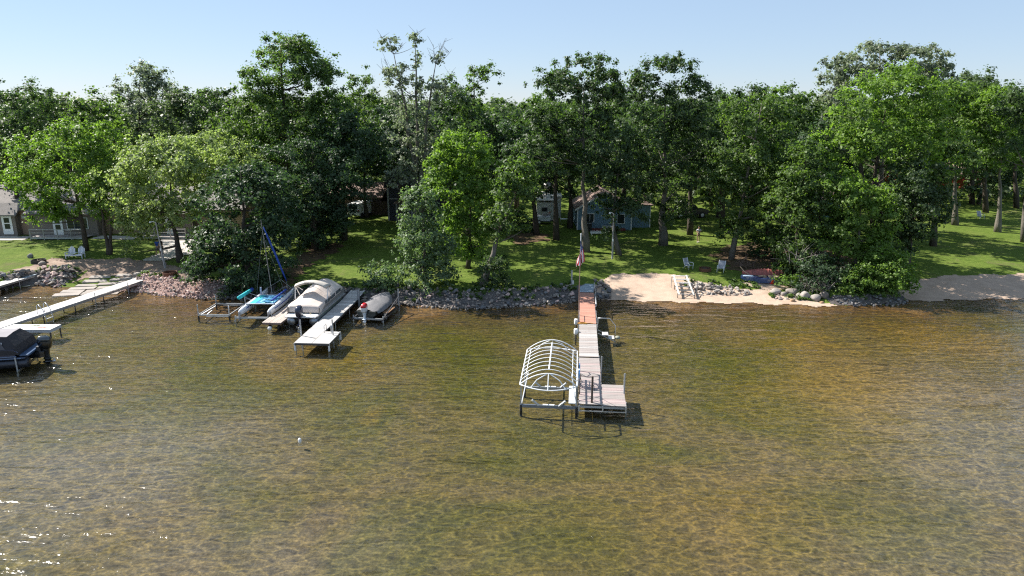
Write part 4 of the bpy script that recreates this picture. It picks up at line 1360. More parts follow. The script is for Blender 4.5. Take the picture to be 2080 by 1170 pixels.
for yy, ze, zr, wob in ((.52, 1.0, 1.0, 0), (.55, 1.40, 1.42, 0), (.75, 1.48, 1.56, .0), (1.5, 1.50, 1.78, .03), (2.2, 1.50, 1.90, -.03), (2.5, 1.52, 2.06, .02), (3.3, 1.56, 2.22, 0), (4.0, 1.62, 2.30, .02), (4.25, 1.66, 2.42, 0), (5.3, 1.70, 2.42, -.02), (5.9, 1.66, 2.28, 0), (6.25, 1.5, 1.9, 0), (6.45, 1.2, 1.4, 0)):
    w = 1.25 if yy < 5.5 else 1.25 - (yy - 5.5) * .12
    low = .98 if yy < 1.1 else 1.30
    ring = []
    for u in np.linspace(-1, 1, 17):
        if abs(u) > .93:
            ring.append((w * math.copysign(1.01, u), yy, min(low, ze)))
        else:
            k = abs(u) / .87
            z = zr - (zr - ze) * min(1, k) ** 1.5
            ring.append((w * math.copysign(min(1, k), u) if u else 0, yy, z + wob * math.sin(u * 9) * (1 - k * .8 if k < 1 else 0)))
    rings.append(ring)
cover_loft(pb, rings, TAN)
for y0, y1 in ((1.7, 2.8), (2.9, 4.0), (4.25, 5.4)):
    for sg in (-1, 1):
        q = MB(); q.box((sg * 1.275, (y0 + y1) / 2, 1.43 + y0 * .02), (.02, y1 - y0, .26)); q.build('window', SMOKE, pb, bevel=.006)
q = MB()
N = 14
outer = [(1.30 * u, 2.62 + .34 * (1 - u * u) - .1) for u in np.linspace(-1, 1, N)]
for yy in (0,):
    rings = []
    for (x, z) in outer:
        rings.append([(x * (1 + .05 * math.cos(a) * abs(x)), 2.45 + .42 * math.cos(a), z + .13 * math.sin(a)) for a in np.linspace(0, 2 * math.pi, 11)[:10]])
    q.loft(rings)
bm_ = q.build('bimini_top', M('bimini_canvas', (.46, .42, .37), .85, var=.1, bump=.3, bscale=6), pb, smooth=True)
for sg in (-1, 1):
    q = MB(); q.tube([(sg * 1.3, 2.45, 2.5), (sg * 1.26, 2.1, 1.45)], .03, 7); q.tube([(sg * 1.3, 2.45, 2.5), (sg * 1.26, 3.2, 1.5)], .03, 7); q.tube([(sg * 1.28, 2.5, 2.55), (sg * 1.2, 3.6, 1.9)], .02, 6); q.build('bimini_leg', WHITEM, pb)
def lettering(txt, size, parent, loc, rot, mt, name='lettering'):
    cu = bpy.data.curves.new(name, 'FONT')
    cu.body = txt
    cu.size = size
    cu.extrude = .004
    cu.align_x = 'CENTER'
    cu.align_y = 'CENTER'
    cu.materials.append(mt)
    tmp = bpy.data.objects.new(name, cu)
    COL.objects.link(tmp)
    bpy.context.view_layer.update()
    me = bpy.data.meshes.new_from_object(tmp.evaluated_get(bpy.context.evaluated_depsgraph_get()))
    bpy.data.objects.remove(tmp)
    o = bpy.data.objects.new(name, me)
    COL.objects.link(o)
    o.parent = parent
    o.location = loc
    o.rotation_euler = rot
    return o
lettering('PREMIER', .22, bm_, (0, 2.03, 2.85), (R(70), 0, 0), M('dark_letter', (.12, .10, .09), .8))
NAVYM = M('navy_cowl', (.012, .018, .045), .25, var=.1, coat=.5)
outboard(pb, -.42, 1.0, 1.15, NAVYM, None, NAVYM)
for x in (.35, .75):
    q = MB(); q.tube([(x, -.2, .9), (x, -.22, 1.15), (x + .06, -.22, 1.2), (x + .1, -.22, 1.1)], .022, 6); q.build('cleat', M('brass', (.6, .5, .3), .35, .8), pb)

# black pontoon boat at the left edge
cs, cf = at(50, 724, .9), at(86, 697, .9)
dv = (cf - cs)
ctr = (cs + cf) / 2
ba = math.atan2(dv.y, dv.x)          # stern line direction
kb = thing('pontoon_boat', 'black covered pontoon boat with a big black outboard at the left picture edge', 'pontoon boat', (ctr.x, ctr.y, 0), ba - R(0))
Wb = dv.length
# local +x runs along the stern from near to far corner, bow lies towards local +y
BLK = M('black_canvas', (.022, .021, .026), .75, var=.2, scale=2, bump=.3, bscale=5)
GREYC = M('grey_canvas_top', (.26, .245, .26), .85, var=.12, scale=2, bump=.25, bscale=5)
NVP = M('navy_panel', (.016, .022, .055), .3, var=.15, coat=.4)
hw = Wb / 2
for x in (-hw * .68, hw * .68):
    pontoon_tube(kb, x, 7.0, .38, .34, M('dark_pontoon', (.05, .055, .07), .35, .6, var=.2))
q = MB(); q.box((0, 3.4, .80), (Wb, 6.8, .10)); q.build('deck', M('navy_deck_edge', (.06, .08, .13), .4, .3), kb, bevel=.015)
for x in (-hw, hw):
    q = MB(); q.box((x, 3.6, 1.12), (.05, 6.2, .52)); f_ = q.build('side_fence', NVP, kb, bevel=.01)
    q = MB(); q.box((x * 1.012, 3.6, .93), (.03, 6.3, .05)); q.box((x * 1.012, 3.6, .80), (.05, 6.8, .06)); q.build('rub_rail', M('blue_alloy', (.16, .24, .42), .35, .7), kb)
    for yy in (.75, 2.0, 3.3):
        q = MB(); q.add([(x * 1.014, yy + .42 * math.cos(a), 1.18 + (.16 * math.sin(a) if math.sin(a) > 0 else 0)) for a in np.linspace(0, 2 * math.pi, 17)[:16]], [tuple(range(16))]); q.build('side_emblem', M('blue_emblem', (.15, .22, .45), .3, .5), kb)
q = MB(); q.box((0, .05, .96), (Wb * .96, .5, .10)); q.box((0, -.12, .93), (Wb * .9, .2, .06)); q.build('stern_platform', M('blue_stern', (.07, .12, .22), .35, .3), kb, bevel=.015)
prof = ((.30, 1.0, 1.15, .97), (.42, 1.25, 1.55, .96), (.95, 1.36, 2.12, .72), (2.2, 1.36, 2.20, .66), (4.2, 1.36, 2.12, .66), (5.6, 1.36, 1.9, .7), (6.6, 1.2, 1.35, .95))
rings, top = [], []
for yy, ze, zr, k in prof:
    w = hw * 1.02
    r_ = [(-w, yy, min(1.05, ze)), (-w, yy, ze), (-w * (.5 + k / 2), yy, (ze + zr) / 2), (-w * k, yy, zr), (0, yy, zr + .04), (w * k, yy, zr), (w * (.5 + k / 2), yy, (ze + zr) / 2), (w, yy, ze), (w, yy, min(1.05, ze))]
    rings.append(r_)
    top.append([(-w * k * .97, yy, zr + .012), (0, yy, zr + .055), (w * k * .97, yy, zr + .012)])
cv = cover_loft(kb, rings, BLK, smooth=False)
q = MB(); q.loft([[Vector(p) for p in r_] for r_ in top[2:6]], closed=False, cap=False); q.build('cover_top', GREYC, cv)
q = MB(); a_, b_, c_, d_ = [Vector(p) for p in (rings[1][1], rings[2][1], rings[2][3], rings[1][3])]
lettering('Bennington', .26, cv, (-hw * .905, 1.75, 1.80), (R(58), 0, R(-90)), M('pale_letter', (.62, .62, .66), .6))
for x in (-hw * .99,):
    q = MB(); q.add([(x * .99, 1.0, 1.40), (x * .99, 2.5, 1.42), (x * .90, 2.3, 1.72), (x * .90, 1.2, 1.72)], [(0, 1, 2, 3)])
    for i, v_ in enumerate(q.v):
        q.v[i] = (v_[0] - .03, v_[1], v_[2] + .02)
    q.build('cover_window', M('grey_cover_panel', (.09, .085, .095), .8), cv)
BLKM = M('black_cowl', (.010, .011, .013), .16, var=.1, coat=.8)
outboard(kb, -.70, .95, 1.22, BLKM, M('silver_black_cowl_top', (.05, .06, .07), .15, .3, coat=.8), BLKM)
q = MB(); q.box((.0, -.35, .62), (.5, .6, .4)); q.build('motor_pod', BLKM, kb, bevel=.04)
for x in (.35, .55):
    q = MB(); q.lathe([(0, 0), (.06, .02), (.06, .1), (0, .13)], (x, -.22, 1.15), 8); q.build('cleat', WHITE, kb, smooth=True)
t = thing('boat_lift', 'dark steel lift legs under the black pontoon boat at the left edge', 'boat lift', (ctr.x, ctr.y, 0), ba)
for x in (-hw - .1, hw + .1):
    for y in (.5, 4.2):
        q = MB(); leg(q, x, y, .9, -.95, .045); q.build('leg', GALV, t)
q = MB()
for y in (.5, 4.2):
    q.box((0, y, -.05), (Wb + .2, .1, .12))
q.build('cross_beam', GALV, t)

# catamaran with furled blue jib
CWHITE = M('gelcoat_white', (.70, .72, .76), .3, var=.05, coat=.3)
CBLUE = M('sail_cover_blue', (.015, .055, .30), .7, var=.2)
TURQ = M('turquoise_cloth', (.02, .42, .46), .7, var=.12, scale=3)
TBLUE = M('trampoline_blue', (.03, .22, .42), .75, var=.45, scale=6)
ct, L = frame('catamaran', 'blue and white catamaran with a leaning mast and a furled blue sail', 'sailing catamaran', (-19.72, 50.0), (-19.6, 56.0))
for sg in (-1, 1):
    rings = []
    for yy, w, zb, zt in ((0, .13, .56, .92), (.5, .17, .48, 1.0), (2, .21, .42, 1.02), (3.8, .20, .44, 1.05), (5, .14, .52, 1.10), (5.7, .06, .64, 1.16), (6.0, .015, .8, 1.20)):
        rings.append([(sg * 1.12 + w * math.copysign(abs(math.cos(a)) ** .7, math.cos(a)), yy, (zb + zt) / 2 + (zt - zb) / 2 * math.copysign(abs(math.sin(a)) ** .8, math.sin(a))) for a in np.linspace(0, 2 * math.pi, 17)[:16]])
    q = MB(); q.loft(rings); h_ = q.build('hull', CWHITE, ct, smooth=True)
    q = MB(); q.tube([(sg * 1.12 + .19, .8, .85), (sg * 1.12 + .225, 3, .86), (sg * 1.12 + .17, 4.8, .92)], .03, 4); q.build('stripe', CBLUE, h_)
    q = MB(); q.box((sg * 1.12, -.12, .62), (.05, .26, .5)); q.box((sg * 1.12, -.2, .35), (.03, .2, .4)); q.build('rudder', M('rudder_grey', (.45, .46, .47), .5), ct, bevel=.02)
    q = MB(); q.tube([(sg * 1.12, 5.6, 1.12), (.15, 5.75, 1.9)], .012, 5); q.tube([(sg * 1.2, 3.7, 1.1), (-.5, 4.3, 6.2)], .005, 4); q.build('stay', GALV, ct)
for y in (1.3, 3.9):
    q = MB(); q.tube([(-1.15, y, 1.06), (1.15, y, 1.06)], .05, 8); q.build('cross_beam', ALU, ct)
q = MB(); q.box((.25, 2.6, 1.05), (1.45, 2.5, .02)); q.build('trampoline', TBLUE, ct)
q = MB(); q.box((-.70, 2.6, 1.055), (.44, 2.5, .02)); q.build('trampoline_panel', TURQ, ct)
q = MB()
for k in range(12):
    q.box((random.uniform(-.2, .8), random.uniform(1.5, 2.6), 1.075), (random.uniform(.15, .4), random.uniform(.08, .2), .02), rz=random.uniform(0, 3))
q.build('trampoline_lines', M('pale_turquoise', (.25, .60, .66), .7), ct)
q = MB(); q.tube([(0, 3.9, 1.08), (-.25, 4.15, 3.8), (-.55, 4.4, 7.2)], [.038, .034, .024], 8); q.build('mast', M('mast_grey', (.22, .20, .19), .5, .3), ct)
q = MB(); q.tube([(.62, 5.75, 1.75), (.45, 5.5, 2.6), (.1, 5.05, 4.3), (-.22, 4.68, 5.7), (-.42, 4.45, 6.6)], [.04, .075, .09, .075, .04], 8); q.build('furled_jib', CBLUE, ct, smooth=True)
q = MB(); q.tube([(.62, 5.75, 1.75), (.62, 5.75, .95)], .014, 5); q.tube([(.62, 5.75, 1.4), (0, 4.0, 1.1)], .012, 5); q.build('forestay', GALV, ct)
q = MB(); q.tube([(1.02, 1.0, 1.42), (1.02, 4.3, 1.42)], .075, 8)
for y in (1.3, 2.7, 4.0):
    q.tube([(1.02, y, 1.40), (1.08, y, 1.05)], .025, 5)
q.build('wing_rail', CBLUE, ct)
q = MB(); q.tube([(-2.0, 2.1, 1.32), (-1.95, 4.2, 1.32)], .15, 10); w_ = q.build('wing_seat', TURQ, ct, smooth=True)
q = MB(); q.tube([(-1.95, 4.21, 1.32), (-1.94, 4.7, 1.32)], .155, 10); q.build('seat_end', CBLUE, w_, smooth=True)
q = MB(); q.tube([(-2.0, 2.8, 1.25), (-1.3, 2.8, .95)], .03, 6); q.tube([(-1.97, 3.9, 1.25), (-1.3, 3.9, 1.0)], .03, 6); q.build('wing_strut', GALV, w_)
q = MB(); q.box((-1.0, 4.15, 1.35), (.12, .1, .6)); q.build('rudder_post', M('lavender_post', (.45, .47, .60), .5), ct)

# lift under the catamaran
t, L = frame('boat_lift', 'low metal lift frame under the blue catamaran', 'boat lift', (-19.75, 49.7), (-19.6, 56.0))
for y in (.25, 4.2):
    q = MB(); q.box((0, y, .34), (3.0, .12, .14)); q.build('cross_beam', GALV, t)
for x in (-1.45, 1.35):
    for y in (.25, 4.2):
        q = MB(); leg(q, x, y, .9 if x > 0 else .5, -.85, .045); q.build('leg', GALV, t)
q = MB(); q.bar((-1.45, .25, .3), (-1.9, .3, -.7), .06); q.build('brace', GALV, t)
# empty lift beside it
t, L = frame('boat_lift', 'empty low steel lift frame standing in the water left of the catamaran', 'boat lift', (-23.25, 50.9), (-23.1, 56.0))
for y in (0, 3.1):
    q = MB(); q.box((0, y, .28), (2.5, .10, .10)); q.box((.2, y + .25, .08), (1.9, .05, .06)); q.build('cross_beam', ALU if y == 0 else GALV, t)
for x in (-1.22, 1.22):
    for y in (0, 3.1):
        q = MB(); q.tube([(x, y, .15), (x, y, 1.1)], .045, 8); q.build('post', ALU if x > 0 else GALV, t)
        q = MB(); leg(q, x, y, .2, -.8, .07); q.build('leg', BLACKR, t)
    q = MB(); q.bar((x, 0, .28), (x, 3.1, .28), .07); q.build('side_beam', GALV, t)
q = MB(); q.bar((-1.0, 0, .3), (-.2, .9, .75), .05); q.bar((-.55, 0, .3), (-.3, .7, .55), .05); q.bar((1.2, .1, .3), (2.0, 2.2, .8), .05); q.build('arm', ALU, t)

# covered skiff on its trailer lift
sk, L = frame('skiff', 'small open boat under a loose grey tarp with a white and red outboard', 'motor boat', (-11.25, 50.35), (-10.35, 55.0))
sk.location.z = -.14
HULL = M('dark_hull', (.05, .055, .05), .5, var=.2)
rings = []
for yy, w, zb, zt in ((0, .78, .30, .86), (1.5, .92, .26, .90), (3.0, .86, .28, .98), (4.0, .55, .38, 1.06), (4.6, .15, .60, 1.12), (4.75, .03, .75, 1.14)):
    rings.append([(-w, yy, zt), (-w * .9, yy, (zb + zt) / 2), (-w * .55, yy, zb), (w * .55, yy, zb), (w * .9, yy, (zb + zt) / 2), (w, yy, zt)])
q = MB(); q.loft(rings); q.build('hull', HULL, sk, smooth=False)
TARP = M('grey_tarp', (.17, .165, .17), .8, var=.12, scale=2, bump=.5, bscale=4)
rings = []
for yy, w, ze, zr in ((.1, .95, .86, .94), (.8, 1.02, .86, 1.12), (1.6, 1.08, .88, 1.30), (2.3, 1.06, .90, 1.14), (3.1, .98, .98, 1.38), (3.9, .70, 1.04, 1.34), (4.5, .34, 1.08, 1.22), (4.85, .1, 1.0, 1.12)):
    rings.append([(w * u * 1.0, yy + .06 * math.sin(u * 7 + yy), ze + (zr - ze) * (1 - abs(u) ** 1.6) + .04 * math.sin(u * 8 + yy * 5) - (.16 if abs(u) > .99 else 0)) for u in np.linspace(-1, 1, 15)])
q = MB(); q.loft([[Vector(p) for p in r_] for r_ in rings], closed=False, cap=False); q.build('tarp', TARP, sk, smooth=True)
outboard(sk, -.30, .92, 1.0, M('white_cowl', (.70, .73, .76), .35, coat=.3), M('red_cowl_top', (.50, .02, .03), .3, coat=.3), M('white_leg', (.62, .68, .74), .4))
t, L = frame('trailer_lift', 'dark wheeled lift cradle under the grey-tarped skiff', 'boat lift', (-11.05, 50.1), (-10.2, 54.8))
for y in (0, 3.4):
    q = MB(); q.box((0, y, .22), (2.5, .12, .12)); q.build('cross_beam', GALV if y == 0 else DSTEEL, t)
for x in (-1.2, 1.2):
    q = MB(); q.box((x, 1.8, .22), (.1, 4.2, .12)); q.build('side_beam', DSTEEL, t)
    for y in (0, 3.6):
        q = MB(); leg(q, x, y, 1.7 if x > 0 and y > 1 else .45, -.7, .055); q.build('leg', GALV if y == 0 or x > 0 else DSTEEL, t)
    q = MB(); q.tube([(x * .85 - .09, .9, .12), (x * .85 + .09, .9, .12)], .30, 16); wh = q.build('wheel', BLACKR, t)
    q = MB(); q.tube([(x * .85 - .1, .9, .12), (x * .85 + .1, .9, .12)], .14, 12); q.build('rim', GALV, wh)
q = MB(); q.box((1.0, 1.9, .42), (.45, 1.6, .06)); q.build('walk_board', M('rusty_board', (.22, .12, .06), .85), t)
q = MB(); q.bar((1.2, .1, .3), (1.25, 3.5, 1.1), .06); q.build('brace', DSTEEL, t)

# white mooring buoy
p = at(609, 897, 0)
t = thing('buoy', 'white capsule buoy floating alone in the open water', 'buoy', (p.x, p.y, -.06))
q = MB(); q.lathe([(0, -.05), (.05, -.04), (.075, .0), (.08, .07), (.08, .17), (.07, .21), (.03, .23), (0, .235)]); q.build('float', WHITE, t, smooth=True)
q = MB(); q.tube([(.03 * math.cos(a), 0, .245 + .03 * math.sin(a)) for a in np.linspace(0, 6.28, 10)], .008, 5); q.build('ring', GALV, t)

# ------------------------------------------------------------------ stone banks
def rock_mesh(k, sx=1, sy=.85, sz=.62, pts=15):
    bm = bmesh.new()
    rr = random.Random(k)
    for _ in range(pts):
        v = Vector((rr.gauss(0, 1), rr.gauss(0, 1), rr.gauss(0, 1))).normalized() * rr.uniform(.78, 1.05)
        bm.verts.new((v.x * sx * .5, v.y * sy * .5, v.z * sz * .5))
    r_ = bmesh.ops.convex_hull(bm, input=bm.verts)
    bmesh.ops.delete(bm, geom=[g for g in r_['geom_interior'] if isinstance(g, bmesh.types.BMVert)], context='VERTS')
    me = bpy.data.meshes.new('rock')
    bm.to_mesh(me)
    bm.free()
    return me

ROCKG = M('grey_fieldstone', (.215, .185, .16), .9, var=.45, scale=1.5, bump=.5, bscale=8, dirt=(.09, .085, .08), dscale=1.3)
ROCKP = M('pink_granite', (.50, .36, .32), .9, var=.35, scale=1.5, bump=.5, bscale=8, dirt=(.33, .27, .25), dscale=1.3)
ROCKL = M('pale_fieldstone', (.31, .275, .245), .9, var=.4, scale=1.5, bump=.5, bscale=8, dirt=(.25, .22, .2), dscale=1.3)
ROCKD = M('dark_fieldstone', (.13, .13, .135), .9, var=.5, scale=1.5, bump=.5, bscale=8)
RM = {}
for nm, mt in (('g', ROCKG), ('p', ROCKP), ('l', ROCKL), ('d', ROCKD)):
    RM[nm] = []
    for k in range(7):
        me = rock_mesh(k * 5 + len(nm), sy=random.uniform(.7, 1), sz=random.uniform(.55, .8))
        me.materials.append(mt)
        RM[nm].append(me)

def bank(label, region, n, smin, smax, kinds, seed, layers=2):
    """region: function (u, v in 0..1) -> (x, y); rocks heaped on the slope, biggest 300 single, rest joined"""
    rr = random.Random(seed)
    c = region(.5, .5)
    t = thing('stone_bank', label, 'riprap', (c[0], c[1], 0))
    rocks = []
    for i in range(n):
        x, y = region(rr.random(), rr.random())
        s = smin + (smax - smin) * rr.random() ** 1.8
        ok = True
        for (a, b_, s2, *_) in rocks:
            if (a - x) ** 2 + (b_ - y) ** 2 < (.36 * (s + s2)) ** 2:
                ok = False
                break
        if ok or (layers > 1 and rr.random() < .18):
            rocks.append((x, y, s, gh(x, y) + s * (.10 if ok else .42)))
    rocks.sort(key=lambda q: -q[2])
    for x, y, s, z in rocks[:300]:
        inst(rr.choice(RM[rr.choice(kinds)]), 'rock', t, (x - c[0], y - c[1], z), (rr.uniform(-.5, .5), rr.uniform(-.5, .5), rr.uniform(0, 6.3)), (s * rr.uniform(.9, 1.3), s, s * rr.uniform(.8, 1.2)))
    if len(rocks) > 300:
        q = MB()
        for x, y, s, z in rocks[300:]:
            me = rr.choice(RM[rr.choice(kinds)])
            m4 = Matrix.Translation((x - c[0], y - c[1], z)) @ Matrix.Rotation(rr.uniform(0, 6.3), 4, 'Z') @ Matrix.Scale(s, 4)
            q.add([m4 @ v.co for v in me.vertices], [tuple(p.vertices) for p in me.polygons])
        q.build('small_rocks', RM[kinds[0]][0].materials[0], t, kind='stuff')
    return t

def shoreband(x0, x1, d0, d1):
    def f(u, v):
        x = x0 + (x1 - x0) * u
        return x, float(shore(x)) + d0 + (d1 - d0) * v
    return f
bank('dark stone bank at the far left picture edge beyond the short white dock', shoreband(-52, -45.2, -.3, 2.6), 520, .28, .7, 'dgd', 1)
bank('mixed stone bank between the short white dock and the concrete boat ramp', shoreband(-44.6, -41.3, -.3, 3.2), 420, .25, .7, 'gdlp', 2)
bank('bank of small pink stones right of the long white dock', shoreband(-35.0, -25.4, -.3, 2.5), 1500, .20, .40, 'pppl', 3, 3)
bank('dark stone bank behind the moored boats, in tree shade', shoreband(-25.4, -10.0, -.3, 1.5), 900, .25, .55, 'dgg', 4)
bank('grey boulder bank along the lawn between the bush and the centre dock', shoreband(-10.0, 5.3, -.45, 1.9), 1700, .17, .54, 'gggldpd', 5, 2)
bank('bluish stones piled right of the centre dock ramp', lambda u, v: (7.15 + 1.3 * u + .3 * v, 56.3 + 3.6 * v), 260, .28, .6, 'gdg', 6)
bank('pale stone heap on the beach beside the metal frame', lambda u, v: ((16.3 + 4.6 * u - 1.2 * v), 57.0 + 2.2 * v * (1.25 - u * .45)), 420, .28, .6, 'lllg', 7, 3)
bank('scattered stones at the foot of the thicket left of the rounded boulders', lambda u, v: (22.3 + 2.6 * u, 55.9 + 1.5 * v), 90, .2, .42, 'lpg', 8)
bank('stones under the shoreline shrubs right of the boulders', shoreband(27.2, 33.6, -.2, 1.2), 180, .25, .5, 'dgd', 9)

def boulder(label, px, py, w, h, mk, seed):
    p = at(px, py, .02)
    s = w * p.y / FPX
    hz = h * p.y / FPX * 1.05
    bm = bmesh.new()
    bmesh.ops.create_icosphere(bm, subdivisions=3, radius=.5)
    rr = random.Random(seed)
    ph = [rr.uniform(0, 6) for _ in range(6)]
    for v in bm.verts:
        c = v.co.copy()
        k = 1 + .10 * math.sin(5 * c.x + ph[0]) * math.cos(6 * c.y + ph[1]) + .07 * math.sin(9 * c.z + 7 * c.x + ph[2]) + .05 * math.sin(14 * c.y + ph[3])
        v.co = Vector((c.x * k * s, c.y * k * s * .85, (c.z * k + .28) * hz))
    me = bpy.data.meshes.new('boulder')
    bm.to_mesh(me)
    bm.free()
    me.materials.append(mk)
    for f in me.polygons:
        f.use_smooth = True
    o = bpy.data.objects.new('boulder', me)
    COL.objects.link(o)
    o.location = (p.x, p.y + .3, max(-.05, gh(p.x, p.y + .3)))
    tag(o, label, 'boulder', 'boulders at the water under the thicket')

boulder('wide flat boulder at the left end of the boulder row', 1577, 603, 24, 13, ROCKL, 1)
boulder('low leaning boulder second from the left in the boulder row', 1594, 606, 14, 10, ROCKL, 2)
boulder('big angular boulder in the middle of the row, tallest of the left cluster', 1610, 604, 26, 15, ROCKG, 3)
boulder('small round boulder between the angular one and the egg-shaped one', 1624, 609, 11, 11, ROCKL, 4)
boulder('egg-shaped upright boulder standing at the water', 1637, 611, 19, 19, ROCKL, 5)
boulder('broad domed boulder right of the egg-shaped one', 1658, 613, 25, 15, ROCKL, 6)
boulder('grey domed boulder at the right end of the row under the shrub', 1676, 612, 20, 15, ROCKG, 7)
boulder('small brown boulder lying in the shallow water before the row', 1613, 615, 11, 7, M('brown_stone', (.30, .19, .11), .8, var=.3), 8)
boulder('small dark stone lying in the shallows at the left of the row', 1587, 612, 9, 5, ROCKG, 9)
boulder('small stone lying in the shallows below the domed boulders', 1672, 618, 10, 5, M('brown_stone', (.30, .19, .11), .8), 10)
boulder('single pale boulder at the water left of the boat ramp', 98, 573, 11, 9, ROCKL, 11)
boulder('large grey boulder on top of the mixed stone bank', 86, 560, 16, 11, ROCKG, 12)
boulder('bluish boulder standing at the yard edge by the short white dock', 62, 545, 11, 11, ROCKD, 13)

# ------------------------------------------------------------------ boat ramp of concrete slabs
ra, rb = at(195, 590, 0), at(262, 562, .6)
rt = thing('boat_ramp', 'old boat ramp of broken concrete slabs beside the long white dock', 'boat ramp', (-37.6, 59.4, 0), R(8))
for k in range(6):
    y = -1.3 + k * .98
    segs = [-2.9, random.uniform(-1.2, -.4), random.uniform(.5, 1.3), 2.6]
    for i in range(3):
        x0, x1 = segs[i] + .06 + k * .2, segs[i + 1] - .06 + k * .2
        wx = rt.matrix_basis @ Vector(((x0 + x1) / 2, y, 0))
        q = MB(); q.box((0, 0, 0), (x1 - x0, .70, .16))
        o = q.build('slab', M('worn_concrete', (.33, .29, .26), .9, var=.25, scale=1.5, bump=.4, bscale=10, dirt=(.24, .20, .17), dscale=.8), rt, bevel=.015)
        o.location = ((x0 + x1) / 2, y, max(-.02, gh(wx.x, wx.y)) - .01 + random.uniform(-.02, .02))
        o.rotation_euler = (random.uniform(.02, .12), random.uniform(-.03, .03), random.uniform(-.04, .04))

# ------------------------------------------------------------------ seats, fire rings, frames
SLING = M('grey_sling', (.30, .31, .35), .75, var=.12, scale=8)
PLAST = M('white_plastic', (.68, .70, .76), .45, var=.05)

def sling_chair(label, px, py, rz, group=None, s=1.0):
    g = ground(px, py)
    t = thing('lawn_chair', label, 'lawn chair', g, rz, group)
    q = MB(); q.add([(-.25, -.28, .40), (.25, -.28, .40), (.25, .22, .36), (-.25, .22, .36), (-.25, -.28, .42), (.25, -.28, .42), (.25, .22, .38), (-.25, .22, .38)], [(0, 1, 2, 3), (4, 5, 6, 7), (0, 1, 5, 4), (2, 3, 7, 6)]); q.build('seat', SLING, t)
    q = MB(); q.add([(-.25, .22, .38), (.25, .22, .38), (.27, .46, 1.02), (-.27, .46, 1.02), (-.25, .24, .38), (.25, .24, .38), (.27, .48, 1.02), (-.27, .48, 1.02)], [(0, 1, 2, 3), (4, 5, 6, 7), (2, 3, 7, 6), (0, 1, 5, 4), (1, 2, 6, 5), (0, 3, 7, 4)]); q.build('backrest', SLING, t)
    for sg in (-1, 1):
        x = sg * .29
        q = MB(); q.tube([(x, -.30, 0), (x, -.32, .60), (x, -.24, .66), (x, .34, .62)], .028, 7); q.build('arm', WHITEM, t, smooth=True)
        q = MB(); q.tube([(x, .40, 0), (x, .15, .37), (x, .27, .5), (x, .48, 1.05)], .026, 7); q.build('leg', WHITEM, t, smooth=True)
        q = MB(); q.tube([(x, -.3, .40), (x, .2, .36)], .024, 6); q.build('seat_rail', WHITEM, t)
    return t
sling_chair('white framed sling chair left of the fire ring, facing right', 1398, 547, R(35))
sling_chair('white framed sling chair right of the fire ring, facing left', 1464, 553, R(-28))
sling_chair('grey sling chair far off on the right lawn beside the leaning trunk', 1991, 445, R(10))
sling_chair('dark grey chair behind the railing of the left deck', 95, 468, R(150))
sling_chair('grey chair at the table behind the railing of the left deck', 138, 467, R(200))

def fire_ring(label, px, py, r_, mt, h=.3):
    g = ground(px, py)
    t = thing('fire_ring', label, 'fire ring', g)
    q = MB(); q.lathe([(r_, 0), (r_, h), (r_ - .05, h), (r_ - .05, .04), (0, .04)], n=20); q.build('ring', mt, t, smooth=False)
    q = MB(); q.lathe([(r_ - .06, .06), (r_ * .5, .13), (0, .15)], n=12); q.build('ash', M('ash', (.08, .075, .07), .95, var=.4), t)
    for k in range(4):
        q = MB(); a = random.uniform(0, 6.3); q.tube([(.3 * r_ * math.cos(a), .3 * r_ * math.sin(a), .16), (-.6 * r_ * math.cos(a + .4), -.6 * r_ * math.sin(a + .4), .26)], .05, 7); q.build('log', BARK, t)
fire_ring('rusty fire ring between the two white sling chairs', 1432, 550, .55, RUST)
fire_ring('rusty brown fire ring on the earth above the pink stones', 346, 561, .62, RUST, .42)
fire_ring('black fire ring on the yard left of the white twin chair', 79, 534, .66, M('black_ring', (.03, .028, .026), .8, var=.4), .34)

g = ground(154, 524)
t = thing('twin_chair', 'white double garden chair with two fan backs and a small table between', 'garden chair', g, R(6))
for sg in (-1, 1):
    q = MB(); q.box((sg * .46, -.05, .38), (.56, .62, .04), rx=R(-6)); s_ = q.build('seat', PLAST, t, bevel=.01)
    for k in range(5):
        w = .115
        x = sg * .46 + (k - 2) * .118
        hh = .80 - .07 * abs(k - 2) ** 1.6
        q = MB(); q.box((x + (k - 2) * .012, .30 + hh * .14, .36 + hh / 2), (w - .008, .025, hh), rx=R(-16)); q.build('back_slat', PLAST, t, bevel=.01)
    q = MB(); q.box((sg * .80, -.05, .60), (.14, .70, .035)); q.build('arm', PLAST, t, bevel=.01)
    for y in (-.32, .28):
        q = MB(); q.box((sg * .78, y, .29), (.06, .1, .58)); q.build('leg', PLAST, t)
q = MB(); q.box((0, .0, .56), (.34, .5, .035)); q.build('table', PLAST, t, bevel=.01)
q = MB(); q.box((0, -.36, .34), (1.66, .04, .12)); q.build('front_board', PLAST, t)

def kettle(label, px, py):
    g = ground(px, py)
    t = thing('kettle_grill', label, 'grill', g)
    q = MB(); q.lathe([(0, .55), (.18, .58), (.28, .68), (.3, .78), (.29, .8)], n=16); q.build('bowl', M('black_enamel', (.012, .012, .013), .2, coat=.6), t, smooth=True)
    q = MB(); q.lathe([(.3, .80), (.27, .90), (.16, 1.0), (.03, 1.03), (0, 1.06)], n=16); q.build('lid', M('black_enamel', (.012, .012, .013), .2), t, smooth=True)
    for k in range(3):
        a = k * 2.09
        q = MB(); q.tube([(.12 * math.cos(a), .12 * math.sin(a), .62), (.3 * math.cos(a), .3 * math.sin(a), 0)], .016, 6); q.build('leg', ALU, t)
kettle('black kettle grill beside the white cabin door', 25, 471)
kettle('black kettle grill at the right end of the grey cabin', 196, 474)

